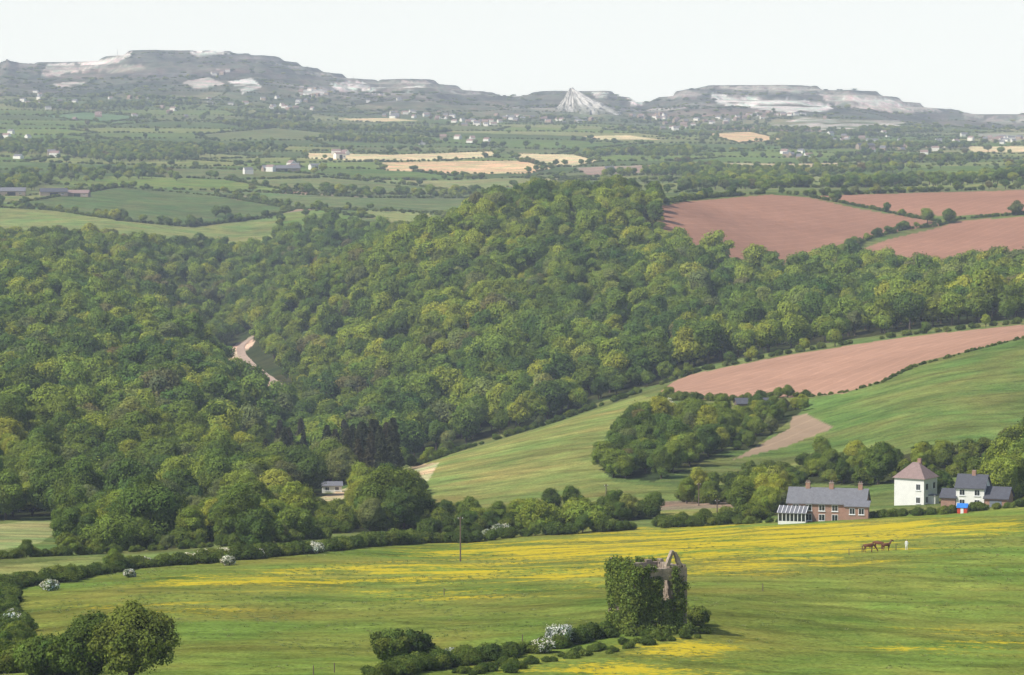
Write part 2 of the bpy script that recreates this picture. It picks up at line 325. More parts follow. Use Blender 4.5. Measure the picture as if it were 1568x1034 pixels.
def leaf_mat(name,stops,trans=.2,gain=1.0,hue=(1,1,1)):
    g=NT(name)
    r=g.n('ShaderNodeObjectInfo')
    cr_=g.n('ShaderNodeValToRGB');g.l(r.outputs['Random'],cr_.inputs[0]);e=cr_.color_ramp
    e.interpolation='LINEAR'
    for i,(p,c) in enumerate(stops):
        q=e.elements[i] if i<2 else e.elements.new(p)
        q.position=p;q.color=(c[0]*gain*hue[0],c[1]*gain*hue[1],c[2]*gain*hue[2],1)
    ln=g.noise(r.outputs['Location'],0.006,3)
    c=g.mix(g.mr(ln,.35,.65,0,1),(0.82,0.88,0.95,1),(1.15,1.08,0.95,1))
    c=g.mix(1.0,cr_.outputs[0],c,'MULTIPLY')
    t=g.n('ShaderNodeAttribute',attribute_name='tint').outputs['Color']
    c=g.mix(1.0,c,t,'MULTIPLY')
    d=g.n('ShaderNodeBsdfDiffuse');g.l(c,d.inputs['Color'])
    tr=g.n('ShaderNodeBsdfTranslucent');c2=g.mix(1.0,c,(1.3,1.4,.5,1),'MULTIPLY');g.l(c2,tr.inputs[0])
    ms=g.n('ShaderNodeMixShader');ms.inputs[0].default_value=trans;g.l(d.outputs[0],ms.inputs[1]);g.l(tr.outputs[0],ms.inputs[2]);g.l(ms.outputs[0],g.out.inputs[0])
    return g.m
LS=[(0,(0.050,0.090,0.030)),(1,(0.12,0.12,0.06)),(.15,(0.062,0.112,0.031)),(.40,(0.092,0.145,0.035)),(.60,(0.115,0.175,0.038)),(.80,(0.15,0.21,0.042)),(.90,(0.195,0.24,0.046)),(.94,(0.12,0.16,0.07)),(.97,(0.085,0.12,0.055))]
M_LEAF=leaf_mat('broadleaf_foliage',LS,gain=1.42,hue=(1.12,.98,.76))
M_HEDGE=leaf_mat('hedge_foliage',[(0,(0.05,0.085,0.025)),(1,(0.12,0.165,0.04)),(.5,(0.08,0.125,0.03))],gain=1.2,hue=(1.12,1,.8))
M_CON=leaf_mat('conifer_foliage',[(0,(0.04,0.055,0.03)),(1,(0.085,0.075,0.045)),(.5,(0.055,0.065,0.035))],.08,1.1)
M_IVY=leaf_mat('ivy_foliage',[(0,(0.14,0.18,0.035)),(1,(0.14,0.18,0.035))],.15,1.15)
M_MAY=leaf_mat('blossom',[(0,(0.7,0.68,0.6)),(1,(0.7,0.68,0.6))],.1)
M_GRASS=leaf_mat('rough_grass',[(0,(0.18,0.23,0.06)),(1,(0.30,0.30,0.13)),(.6,(0.22,0.26,0.08))],.35)
def plain(name,c,rough=.8,nscale=3,var=.2,spec=.2,metal=0):
    g=NT(name);tc=g.n('ShaderNodeTexCoord').outputs['Object']
    n_=g.noise(tc,nscale,6,.6);n2=g.noise(tc,nscale*7,4,.6)
    f=g.math('MULTIPLY',g.mr(n_,.3,.7,1-var,1+var),g.mr(n2,.3,.7,1-var*.7,1+var*.7))
    sc=g.n('ShaderNodeVectorMath',operation='SCALE');sc.inputs[0].default_value=c;g.l(f,sc.inputs['Scale'])
    b=g.n('ShaderNodeBsdfPrincipled');g.l(sc.outputs[0],b.inputs['Base Color']);b.inputs['Roughness'].default_value=rough;b.inputs['Specular IOR Level'].default_value=spec;b.inputs['Metallic'].default_value=metal
    g.l(b.outputs[0],g.out.inputs[0]);return g.m
def brickmat(name,c1,c2,mort,sc):
    g=NT(name);tc=g.n('ShaderNodeTexCoord').outputs['Object']
    sx=g.n('ShaderNodeSeparateXYZ');g.l(tc,sx.inputs[0]);cb=g.n('ShaderNodeCombineXYZ');g.l(g.math('ADD',sx.outputs[0],sx.outputs[1]),cb.inputs[0]);g.l(sx.outputs[2],cb.inputs[1])
    br=g.n('ShaderNodeTexBrick');g.l(cb.outputs[0],br.inputs['Vector']);br.inputs['Scale'].default_value=sc
    br.inputs['Color1'].default_value=C4(c1);br.inputs['Color2'].default_value=C4(c2);br.inputs['Mortar'].default_value=C4(mort)
    n_=g.noise(tc,1.2,5);c=g.mix(1.0,br.outputs[0],g.mix(n_,(.7,.7,.7,1),(1.3,1.3,1.3,1)),'MULTIPLY')
    b=g.n('ShaderNodeBsdfPrincipled');g.l(c,b.inputs['Base Color']);b.inputs['Roughness'].default_value=.85;g.l(b.outputs[0],g.out.inputs[0]);return g.m
M_BARK=plain('bark',(0.11,0.085,0.06),.9)
M_WHITE=plain('white_render',(0.80,0.79,0.75),.7,1.0,.06)
M_TRIM=plain('white_paint',(0.8,0.8,0.8),.5,1.0,.03)
M_BRICK=brickmat('red_brick',(0.38,0.19,0.13),(0.32,0.16,0.11),(0.38,0.33,0.28),4.5)
M_SLATE=brickmat('slate_roof',(0.20,0.205,0.225),(0.15,0.155,0.175),(0.10,0.10,0.11),3)
M_TILE=brickmat('tile_roof',(0.31,0.22,0.20),(0.26,0.18,0.165),(0.16,0.115,0.105),3)
M_DSL=brickmat('dark_slate_roof',(0.10,0.105,0.125),(0.075,0.08,0.10),(0.04,0.04,0.045),3)
M_GLASS=plain('window_glass',(0.02,0.025,0.03),.1,1,.1,.6)
M_STONE=plain('granite_stone',(0.34,0.275,0.21),.9,1.5,.35)
M_WOOD=plain('weathered_wood',(0.16,0.12,0.09),.85)
M_RED=plain('red_paint',(0.55,0.08,0.05),.4);M_BLUE=plain('blue_plastic',(0.04,0.2,0.6),.35)
M_GDOOR=plain('grey_door_paint',(0.2,0.22,0.26),.5)
M_TAR=plain('worn_asphalt',(0.40,0.30,0.24),.9,.1,.15)
M_HORSE=plain('bay_horse_coat',(0.16,0.06,0.03),.6,3,.2);M_CLOTH=plain('white_clothing',(0.75,0.75,0.75),.8);M_SKIN=plain('skin',(0.5,0.3,0.22),.6)
# ---------------------------------------------------------------- mesh helpers
def mesh_obj(name,V,Fc,mats,mi=None,tint=None,link=True,smooth=False):
    m_=bpy.data.meshes.new(name);m_.from_pydata([tuple(v) for v in V],[],Fc)
    for q in (mats if isinstance(mats,(list,tuple)) else [mats]): m_.materials.append(q)
    if mi is not None: m_.polygons.foreach_set('material_index',np.array(mi,np.int32))
    if tint is not None: setcol(m_,'tint',tint)
    if smooth: m_.polygons.foreach_set('use_smooth',np.ones(len(m_.polygons),bool))
    m_.update();o=bpy.data.objects.new(name,m_)
    if link: scene.collection.objects.link(o)
    return o
import bmesh
def ico(sub):
    b=bmesh.new();bmesh.ops.create_icosphere(b,subdivisions=sub,radius=1);V=np.array([v.co[:] for v in b.verts]);Fc=[tuple(v.index for v in f.verts) for f in b.faces];b.free();return V,Fc
ICV,ICF=ico(1)
def unit(v): return v/(np.linalg.norm(v,axis=-1,keepdims=True)+1e-9)
def leafcloud(r,cen,rad,nleaf,ls,tan=.75,keep=.78,up=.15,con=.26):
    k=len(cen);w=(rad[:,0]*rad[:,2]);w=w/w.sum()
    pi=r.choice(k,int(nleaf*1.9),p=w)
    d=unit(r.normal(size=(len(pi),3))+np.array([0,0,up]))
    rr=0.78+0.26*r.random(len(pi))+.24*r.random(len(pi))**4
    kn=np.sin(d[:,0]*5+pi)*np.sin(d[:,1]*5+pi*1.7)*np.sin(d[:,2]*5+pi*.6)
    rr=rr*(1+.24*kn)
    P=cen[pi]+d*rad[pi]*rr[:,None]
    ok=np.ones(len(pi),bool)
    for j in range(k):
        q=np.sum(((P-cen[j])/rad[j])**2,1)
        ok&=(q>keep**2)|(pi==j)
    P=P[ok][:nleaf];d=d[ok][:nleaf];pi=pi[ok][:nleaf]
    nrm=unit(d*tan+r.normal(size=d.shape)*(1-tan)*1.1+np.array([0,0,.15]))
    a=unit(np.cross(nrm,unit(r.normal(size=d.shape))));b=np.cross(nrm,a)
    s_=ls*(.6+.8*r.random(len(P)))[:,None]
    V=np.stack([P-a*s_*.5,P+b*s_*.38-a*s_*.05,P+a*s_*.55,P-b*s_*.38+a*s_*.08],1).reshape(-1,3)
    pt=1-con+2*con*r.random(k)
    t=pt[pi]*(.78+.44*r.random(len(P)))
    hue=r.normal(0,.035,k)[pi]
    T=np.stack([t*(1+hue*1.5),t,t*(1-hue)],1)
    return V,np.repeat(T,4,0)
def limb(V,Fc,p0,p1,r0,r1,seg=6):
    p0=np.array(p0,float);p1=np.array(p1,float);d=unit(p1-p0);a=unit(np.cross(d,[.3,.9,.1]));b=np.cross(d,a)
    o=len(V)
    for p,r_ in ((p0,r0),(p1,r1)):
        for i in range(seg):
            t=2*math.pi*i/seg;V.append(p+a*math.cos(t)*r_+b*math.sin(t)*r_)
    for i in range(seg): Fc.append((o+i,o+(i+1)%seg,o+seg+(i+1)%seg,o+seg+i))
def make_tree(name,seed,H,Rr,npuff,nleaf,ls,low=.28,mat=None,bush=False,blossom=0,link=False,core=.64,con=.22,vmin=.20,vmax=.42):
    r=np.random.default_rng(seed)
    z0=low*H;cz=(z0+H)/2;hz=(H-z0)/2
    cen=[];rad=[]
    lean=r.normal(0,.08,2)*Rr
    for i in range(npuff):
        for _ in range(40):
            p=r.uniform(-1,1,3)
            q=np.linalg.norm(p)
            if .40<q<1: break
        pr=Rr*r.uniform(vmin,vmax)*(1.15 if i<3 else 1)
        w=1.0-.3*max(p[2],0)
        st=1+.14*r.normal()
        cen.append((lean[0]*(p[2]+1)+p[0]*(Rr-pr*.7)*w*st,lean[1]*(p[2]+1)+p[1]*(Rr-pr*.7)*w*st,cz+p[2]*(hz-pr*.5)*(.85+.22*r.random())));rad.append((pr,pr*r.uniform(.85,1.15),pr*r.uniform(.62,.9)))
    cen.append((0,0,cz));rad.append((Rr*.68,Rr*.68,hz*.82))
    cen=np.array(cen);rad=np.array(rad)
    V,T=leafcloud(r,cen,rad,nleaf,ls,con=con)
    nq=len(V)//4
    Fc=[(4*i,4*i+1,4*i+2,4*i+3) for i in range(nq)];mi=[0]*nq
    if blossom>0:
        for i in range(nq):
            if r.random()<blossom: mi[i]=2
    V=list(V);T=list(T)
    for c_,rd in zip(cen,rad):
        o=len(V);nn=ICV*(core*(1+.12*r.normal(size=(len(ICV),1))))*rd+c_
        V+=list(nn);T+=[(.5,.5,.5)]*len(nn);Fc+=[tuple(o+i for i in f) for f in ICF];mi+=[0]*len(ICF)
    o=len(V);LV=[];LF=[]
    tr=H*.022+.08
    if not bush:
        limb(LV,LF,(0,0,-1.0),(0.1,0,z0+.1*H),tr*1.3,tr*.8,8)
        limb(LV,LF,(0.1,0,z0+.1*H),(0,0.1,H*.75),tr*.8,tr*.25,6)
        for i in range(min(9,npuff)): limb(LV,LF,(0.05,0,z0+.05*H*(i%3)),cen[i],tr*.5,tr*.12,5)
    else:
        for i in range(min(4,npuff)): limb(LV,LF,(0,0,-.4),cen[i],.07,.03,5)
    V+=LV;T+=[(1,1,1)]*len(LV);Fc+=[tuple(o+i for i in f) for f in LF];mi+=[1]*len(LF)
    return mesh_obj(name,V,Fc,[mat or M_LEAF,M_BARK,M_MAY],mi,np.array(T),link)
def make_conifer(name,seed,H,Rr,nl,ls):
    r=np.random.default_rng(seed);V=[];T=[];Fc=[];mi=[]
    n_=nl;z=H*(.08+.92*r.random(n_)**1.3);lay=np.floor(z/H*11)
    ph=r.random(n_)*2*math.pi;rmax=Rr*(1-z/H)**.7*(.65+.35*np.sin(ph*4+lay*2.1))+.15
    rr=rmax*np.sqrt(r.random(n_))
    P=np.stack([np.cos(ph)*rr,np.sin(ph)*rr,z-rr*.35],1)
    d=np.stack([np.cos(ph),np.sin(ph),-.35+0*z],1)
    a=unit(d+r.normal(size=d.shape)*.25);b=unit(np.cross(a,unit(r.normal(size=d.shape)*.6+[0,0,1])));s_=ls
    V=np.stack([P-a*s_*.5,P+b*s_*.3,P+a*s_*.8,P-b*s_*.3],1).reshape(-1,3);t=.6+.8*r.random(n_);T=np.repeat(np.stack([t,t,t],1),4,0)
    Fc=[(4*i,4*i+1,4*i+2,4*i+3) for i in range(n_)];mi=[0]*n_
    LV=[];LF=[];limb(LV,LF,(0,0,-1),(0,0,H*.97),.28,.03);o=len(V);V=list(V)+LV;T=list(T)+[(1,1,1)]*len(LV);Fc+=[tuple(o+i for i in f) for f in LF];mi+=[1]*len(LF)
    return mesh_obj(name,V,Fc,[M_CON,M_BARK],mi,np.array(T),False)
pc=bpy.data.collections.new('tree_prototypes')
def addp(o): pc.objects.link(o)
k=0
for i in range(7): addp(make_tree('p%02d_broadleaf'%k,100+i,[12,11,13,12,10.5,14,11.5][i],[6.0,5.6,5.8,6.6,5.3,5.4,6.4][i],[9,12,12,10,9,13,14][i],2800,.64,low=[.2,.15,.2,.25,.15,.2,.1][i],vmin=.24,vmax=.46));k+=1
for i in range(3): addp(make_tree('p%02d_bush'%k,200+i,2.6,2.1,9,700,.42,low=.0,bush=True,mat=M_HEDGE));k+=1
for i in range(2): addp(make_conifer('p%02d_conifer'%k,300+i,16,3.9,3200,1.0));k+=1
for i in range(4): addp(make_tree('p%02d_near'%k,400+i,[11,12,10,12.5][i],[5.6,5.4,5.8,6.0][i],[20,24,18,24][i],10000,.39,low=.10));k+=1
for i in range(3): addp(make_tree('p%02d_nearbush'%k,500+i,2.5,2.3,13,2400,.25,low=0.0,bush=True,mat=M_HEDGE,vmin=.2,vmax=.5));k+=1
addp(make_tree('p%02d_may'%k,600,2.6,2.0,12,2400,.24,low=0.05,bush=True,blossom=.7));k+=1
def tuft(name,seed,n_=22):
    r=np.random.default_rng(seed);V=[];T=[];Fc=[]
    for i in range(n_):
        a=r.random()*6.28;q=r.random()*.3;p=np.array([math.cos(a)*q,math.sin(a)*q,-.03]);h=.12+.2*r.random();ln=np.array([math.cos(a),math.sin(a)])*.22+r.normal(size=2)*.1
        w=np.array([math.sin(a),-math.cos(a),0])*.045;o=len(V)
        V+=[p-w,p+w,p+np.array([ln[0],ln[1],h])];t=.7+.6*r.random();T+=[(t,t,t)]*3;Fc.append((o,o+1,o+2))
    return mesh_obj(name,V,Fc,[M_GRASS],None,np.array(T),False)
for i in range(3): addp(tuft('p%02d_tuft'%k,700+i));k+=1
def gn_group():
    ng=bpy.data.node_groups.new('scatter_plants','GeometryNodeTree')
    ng.interface.new_socket('Geometry',in_out='INPUT',socket_type='NodeSocketGeometry');ng.interface.new_socket('Geometry',in_out='OUTPUT',socket_type='NodeSocketGeometry')
    N_=ng.nodes;gi=N_.new('NodeGroupInput');go=N_.new('NodeGroupOutput')
    ci=N_.new('GeometryNodeCollectionInfo');ci.inputs['Collection'].default_value=pc;ci.inputs['Separate Children'].default_value=True;ci.inputs['Reset Children'].default_value=True
    ip=N_.new('GeometryNodeInstanceOnPoints');ip.inputs['Pick Instance'].default_value=True
    def at(nm,ty):
        a=N_.new('GeometryNodeInputNamedAttribute');a.data_type=ty;a.inputs['Name'].default_value=nm;return a.outputs['Attribute']
    L=ng.links
    L.new(gi.outputs[0],ip.inputs['Points']);L.new(ci.outputs[0],ip.inputs['Instance']);L.new(at('idx','INT'),ip.inputs['Instance Index']);L.new(at('rot','FLOAT_VECTOR'),ip.inputs['Rotation']);L.new(at('scl','FLOAT_VECTOR'),ip.inputs['Scale']);L.new(ip.outputs[0],go.inputs[0])
    return ng
NG=gn_group()
def scatter(name,P,idx,scl):
    n_=len(P);m_=bpy.data.meshes.new(name);m_.vertices.add(n_);m_.vertices.foreach_set('co',np.asarray(P,np.float32).ravel())
    a=m_.attributes.new('idx','INT','POINT');a.data.foreach_set('value',np.asarray(idx,np.int32))
    rot=np.zeros((n_,3),np.float32);rot[:,2]=rng.random(n_)*6.283
    a=m_.attributes.new('rot','FLOAT_VECTOR','POINT');a.data.foreach_set('vector',rot.ravel())
    a=m_.attributes.new('scl','FLOAT_VECTOR','POINT');a.data.foreach_set('vector',np.asarray(scl,np.float32).ravel())
    o=bpy.data.objects.new(name,m_);scene.collection.objects.link(o);md=o.modifiers.new('scatter','NODES');md.node_group=NG
    print('SCATTER',name,n_);return o
def grid_pts(d0,d1,s,U0=-350,U1=1920):
    out=[]
    y=d0
    while y<d1:
        xs=np.arange((U0-784)/F*y,(U1-784)/F*y,s)
        xs=xs+rng.uniform(-.42,.42,len(xs))*s+rng.random()*s
        out.append(np.stack([xs,y+rng.uniform(-.42,.42,len(xs))*s],1));y+=s
    P=np.concatenate(out);z=ground(P[:,0],P[:,1]);P=np.column_stack([P,z]);a,b=project(P[:,0],P[:,1],P[:,2]);return P,a,b
ROADGAP=[(334,540),(352,524),(384,508),(402,520),(402,545),(452,592),(456,622),(430,634),(395,620),(352,594),(334,570)]
BUNGAP=[(488,748),(530,748),(545,790),(535,815),(475,815),(472,780)]
def fill(P,a,b,poly,dr,keep=1.0):
    return inpoly(a,b,poly)&(P[:,1]>dr[0])&(P[:,1]<dr[1])&(rng.random(len(P))<keep)
# --- big woodland
P,a,b=grid_pts(830,2760,10.6)
CONI=[(492,742),(510,715),(575,705),(602,705),(608,732),(560,742)]
CONGAP=[(520,738),(608,728),(615,790),(520,795)]
m=fill(P,a,b,WOOD_A,(850,2750))&~inpoly(a,b,ROADGAP)&~inpoly(a,b,BUNGAP)&~inpoly(a,b,CONI)
Pw=P[m];aw=a[m];bw=b[m]
n_=len(Pw);hn=fbm(Pw[:,0]/60,Pw[:,1]/60,21,3)
nearm=Pw[:,1]<1150
ix=np.where(nearm,rng.integers(12,16,n_),rng.integers(0,7,n_))
con=(inpoly(aw,bw,[(380,740),(400,710),(470,700),(480,735)])&(rng.random(n_)<.35));ix=np.where(con,rng.integers(10,12,n_),ix)
sc=(.58+.72*rng.random(n_)**1.3)*(.76+.58*hn)
sc=np.where(con,.7+.35*rng.random(n_),sc)
sc=np.where(inpoly(aw,bw,CONGAP),sc*.5,sc)
scl=np.stack([sc*rng.uniform(.92,1.1,n_),sc*rng.uniform(.92,1.1,n_),sc*rng.uniform(.85,1.2,n_)],1)
P,a,b=grid_pts(950,1500,7.0);mc=inpoly(a,b,CONI)&(rng.random(len(P))<.8);Pc=P[mc];qc=rng.uniform(.5,1.15,len(Pc))
scatter('woodland',np.concatenate([Pw,Pc]),np.concatenate([ix,rng.integers(10,12,len(Pc))]),np.concatenate([scl,np.stack([qc,qc,qc],1)]))
PP=[];II=[];SS=[]
def belt(poly,dr,s,smin,smax,idx,keep=1.0):
    P,a,b=grid_pts(dr[0],dr[1],s);m=fill(P,a,b,poly,dr,keep)&~(inpoly(a,b,BUNGAP)&(smax<1));P=P[m]
    n_=len(P);PP.append(P);II.append(rng.choice(idx,n_));q=rng.uniform(smin,smax,n_);SS.append(np.stack([q,q*rng.uniform(.9,1.1,n_),q*rng.uniform(.85,1.15,n_)],1))
NT_=[12,13,14,15]
belt(WOOD_B,(620,1100),9,.42,.88,NT_,.75);belt(WOOD_B,(620,1100),6,.8,1.4,[16,17,18])
belt(WOOD_C,(640,1000),7,.3,.6,NT_,.55);belt(WOOD_C,(640,1000),4,.7,1.3,[16,17,18],.85)
belt(WOOD_D,(850,1250),8,.55,.9,NT_)
belt(WOOD_E,(900,1250),6,.3,.52,NT_,.8);
belt(WOOD_F,(740,1050),9,.3,.6,NT_,.38);belt(WOOD_F,(740,1050),5,.6,1.4,[16,17,18],.55)
belt([(1120,788),(1150,765),(1195,750),(1200,790)],(700,900),5.5,.4,.65,NT_)
belt([(1528,775),(1535,730),(1568,700),(1700,700),(1700,760)],(720,900),6.5,.8,1.1,NT_)
belt([(1010,800),(1120,796),(1190,778),(1190,792),(1120,803),(1010,808)],(680,900),4,.6,1.2,[16,17,18],.8)
scatter('copse',np.concatenate(PP),np.concatenate(II),np.concatenate(SS))
HP=[];HI=[];HS=[]
def hedge_line(pts,h=2.5,step=2.2,idx=(7,8,9),treep=0.0,jit=.6,dmin=300,ti=(0,7),ts=(.35,.7),w=1.0):
    Wp=[]
    for (x0,y0),(x1,y1) in zip(pts[:-1],pts[1:]):
        n_=max(1,int(math.hypot(x1-x0,y1-y0)/12))
        for i in range(n_):
            t=i/n_;q=hit(x0+(x1-x0)*t,y0+(y1-y0)*t,dmin)
            if q: Wp.append(q[:2])
    q=hit(*pts[-1],dmin)
    if q: Wp.append(q[:2])
    world_hedge(Wp,h,step,idx,treep,jit,ti,ts,w)
def world_hedge(Wp,h,step,idx,treep,jit,ti,ts,w=1.0):
    o=[]
    for p,q in zip(Wp[:-1],Wp[1:]):
        L_=math.hypot(q[0]-p[0],q[1]-p[1])
        if L_>450 and len(Wp)>2: continue
        n_=max(1,int(L_/step));t=(np.arange(n_)+.5)/n_
        o.append(np.stack([p[0]+(q[0]-p[0])*t,p[1]+(q[1]-p[1])*t],1))
    if not o: return
    P=np.concatenate(o);P=P+rng.normal(0,jit,P.shape)
    P=P[fbm(P[:,0]/14,P[:,1]/14,81,2)>(.13 if max(idx)>9 else .22)]
    if not len(P): return
    z=ground(P[:,0],P[:,1])
    n_=len(P);ix=rng.choice(list(idx),n_);s_=h/2.6*rng.uniform(.6,1.2,n_)*(.7+.6*fbm(P[:,0]/22,P[:,1]/22,83,2))
    tm=rng.random(n_)<treep;ix=np.where(tm,rng.integers(ti[0],ti[1],n_),ix);s2_=np.where(tm,rng.uniform(ts[0],ts[1],n_),s_)
    HP.append(np.column_stack([P,z-.15]));HI.append(ix);HS.append(np.stack([s2_*w,s2_*w,s2_],1))
nb=(16,17,18)
hedge_line([(-100,930),(0,905),(100,889),(200,871),(330,861),(480,846),(560,837),(640,832),(720,830)],2.3,.9,nb,0.03,.7,ti=(12,16),ts=(.2,.34),w=1.1)
hedge_line([(-100,928),(0,903),(100,887),(200,869),(330,859),(480,845),(560,836),(640,831)],2.1,2.4,nb+(19,),0,.9)
hedge_line([(700,832),(800,822),(1000,809),(1130,803)],2.2,1.2,nb,.06,.8,ti=(12,16),ts=(.25,.45))
hedge_line([(1130,803),(1200,799),(1330,794),(1450,787),(1568,776),(1700,766)],1.6,1.0,nb,.0,.4)
hedge_line([(-60,860),(60,852),(120,850),(330,838),(500,824)],2.0,1.2,nb,.08,.8,ti=(12,16),ts=(.2,.4))
hedge_line([(0,1010),(25,980),(10,935),(0,905)],1.8,.9,nb,.04,1.0,ti=(12,16),ts=(.2,.28))
hedge_line([(-20,1034),(40,1000),(90,1000),(120,1034)],1.8,.8,nb,.05,1.4,ti=(12,16),ts=(.2,.3))
hedge_line([(560,1040),(660,1025),(760,1008),(860,990),(930,972)],1.7,.6,nb,.0,.8)
hedge_line([(700,1034),(860,1010),(980,985),(1050,968)],.9,.7,nb,.0,1.4)
hedge_line([(1240,608),(1300,600),(1350,586),(1400,562),(1480,540),(1568,518),(1700,500)],1.0,1.3,nb,0,.7)
hedge_line([(1012,612),(1120,614),(1230,608)],2.6,2,nb,.1,.8,ti=(12,16),ts=(.3,.5))
hedge_line([(1012,590),(1060,572),(1200,543),(1380,515),(1568,495)],2.5,2.2,(7,8,9),.15,.8)
hedge_line([(630,716),(700,692),(850,647),(975,603)],2.2,2,nb,.08,.8,ti=(12,16),ts=(.25,.45))
hedge_line([(1240,302),(1330,319),(1400,334),(1440,340)],2.6,2.2,treep=.06)
hedge_line([(1283,398),(1290,386),(1330,366),(1385,351),(1440,346)],3,2.2,treep=.35,ts=(.35,.55))
hedge_line([(1440,346),(1470,336),(1568,328),(1700,322)],2.5,2.2,treep=.05)
hedge_line([(1015,312),(1050,306),(1180,296),(1240,300),(1568,289),(1700,285)],3.4,3,treep=.25)
hedge_line([(0,318),(80,322),(200,340),(290,348),(400,335),(450,322)],2.8,2.6,treep=.06)
hedge_line([(330,298),(400,312),(450,320),(560,322),(700,328)],2.8,2.6,treep=.1)
for tp in [(178,338),(190,338),(292,345),(330,332),(345,332),(1420,342),(1452,342),(1556,330)]:
    q=hit(*tp)
    HP.append(np.array([q]));HI.append(np.array([rng.integers(0,7)]));HS.append(np.array([[.9,.9,.85]]))
for nm,poly,c,d0,d1,soil,hd in FIELDS:
    if hd>0:
        pl=[p for p in poly]+[poly[0]];hedge_line(pl,hd,4 if d0<3000 else 6,(7,8,9),.08,1.0,dmin=d0,ts=(.35,.65),w=1.2)
r_=geometry.delaunay_2d_cdt([Vector(p) for p in seeds],[],[],0,1e-4)
tv=r_[0];tf=r_[2]
def cc(f):
    A_,B_,C_=[tv[i] for i in f];d=2*(A_.x*(B_.y-C_.y)+B_.x*(C_.y-A_.y)+C_.x*(A_.y-B_.y))
    if abs(d)<1e-6: return None
    ux=(A_.length_squared*(B_.y-C_.y)+B_.length_squared*(C_.y-A_.y)+C_.length_squared*(A_.y-B_.y))/d
    uy=(A_.length_squared*(C_.x-B_.x)+B_.length_squared*(A_.x-C_.x)+C_.length_squared*(B_.x-A_.x))/d
    return (ux,uy)
ed={}
for f in tf:
    c_=cc(f)
    if c_ is None: continue
    for i in range(3):
        ed.setdefault(tuple(sorted((f[i],f[i-1]))),[]).append(c_)
h0=len(HP)
for e,v in ed.items():
    if len(v)==2:
        p,q=v
        if not(2550<p[1]<7600 and 2550<q[1]<7600): continue
        L_=math.hypot(p[0]-q[0],p[1]-q[1])
        if L_>600 or rng.random()<.05: continue
        mid=.5*(p[1]+q[1]);st=4.2+mid*.0006
        world_hedge([p,q],2.8,st,(7,8,9),rng.choice([.03,.12,.32],p=[.5,.33,.17]),1.2,(0,7),(.35,.70),1.35)
far_P=np.concatenate(HP[h0:]);far_I=np.concatenate(HI[h0:]);far_S=np.concatenate(HS[h0:])
a,b=project(far_P[:,0],far_P[:,1],far_P[:,2]);bad=np.zeros(len(a),bool)
for nm,poly,c,d0,d1,soil,hd in FIELDS:
    if d0>=2300: bad|=inpoly(a,b,poly)&(far_P[:,1]>d0)&(far_P[:,1]<d1)
bad|=inpoly(a,b,FIELDS[9][1])|inpoly(a,b,FIELDS[10][1])|inpoly(a,b,FIELDS[11][1])
bad|=(a<-200)|(a>1770)
scatter('farmland_hedgerows',far_P[~bad],far_I[~bad],far_S[~bad])
scatter('hedgerow',np.concatenate(HP[:h0]),np.concatenate(HI[:h0]),np.concatenate(HS[:h0]))
P,a,b=grid_pts(2600,7000,14,-200,1800)
f1=fbm(P[:,0]/200,P[:,1]/260,33,3)
m=(f1>.70)|(rng.random(len(P))<.009)
for poly,dn in (([(430,288),(560,296),(720,298),(740,306),(720,314),(560,303),(430,296)],.5),([(-100,285),(0,270),(90,262),(230,262),(280,270),(200,276),(60,282)],.4),([(1025,302),(1060,278),(1140,272),(1240,276),(1240,296),(1180,294)],.7),([(1240,290),(1300,280),(1568,274),(1700,274),(1700,282),(1568,284)],.5)):
    m|=inpoly(a,b,poly)&(rng.random(len(a))<dn)
for nm,poly,c,d0,d1,soil,hd in FIELDS:
    if d0>=1850: m&=~(inpoly(a,b,poly)&(P[:,1]>d0)&(P[:,1]<d1))
P=P[m];n_=len(P);q=rng.uniform(.5,.9,n_);scatter('farmland_trees',P,rng.integers(0,7,n_),np.stack([q*1.1,q*1.1,q],1))
P,a,b=grid_pts(6300,9300,36,-150,1750)
f1=fbm(P[:,0]/300,P[:,1]/260,43,3);m=(f1>.50)&(rng.random(len(P))<.5)
for nm,poly,c,d0,d1,soil,hd in FIELDS:
    if soil==2: m&=~inpoly(a,b,poly)
P=P[m];n_=len(P);q=rng.uniform(.4,.9,n_);scatter('moorland_scrub',P,rng.integers(0,7,n_),np.stack([q*1.7,q*1.7,q*.6],1))
P,a,b=grid_pts(375,640,1.7,-60,1640)
f1=fbm(P[:,0]/9,P[:,1]/14,53,3);m=inpoly(a,b,FIELDS[0][1])&(rng.random(len(P))<np.clip((f1-.45)*2.5,0.02,.5));P=P[m];n_=len(P)
q=rng.uniform(.5,1.2,n_);scatter('meadow_grass',P,rng.integers(20,23,n_),np.stack([q*1.3,q*1.3,q*.7],1))
# ---------------------------------------------------------------- single trees of the foreground
def near_tree(name,px,py,H,seed,R_=None,low=.12,nl=15000,ls=.3,bush=False,bl=0,dmin=300,npf=34,mat=None,fwd=1.0):
    q=hit(px,py,dmin);q=(q[0]*fwd,q[1]*fwd,float(ground(q[0]*fwd,q[1]*fwd)[0]))
    o=make_tree(name,seed,H,R_ or H*.45,npf,nl,ls,low=low,bush=bush,blossom=bl,link=True,con=.32,core=.58,mat=mat,vmin=.16,vmax=.40);o.location=q;o.rotation_euler=(0,0,seed);return o
near_tree('oak_tree',200,1033,9.2,901,4.6,low=.03,nl=15000,ls=.26,npf=46,fwd=.965,mat=M_HEDGE)
near_tree('oak_tree',140,1033,7.8,931,3.9,low=.02,nl=12000,ls=.26,npf=40,fwd=.975,mat=M_HEDGE)
near_tree('ash_tree',72,1036,5.0,902,3.6,low=0.0,nl=9000,ls=.25,npf=28)
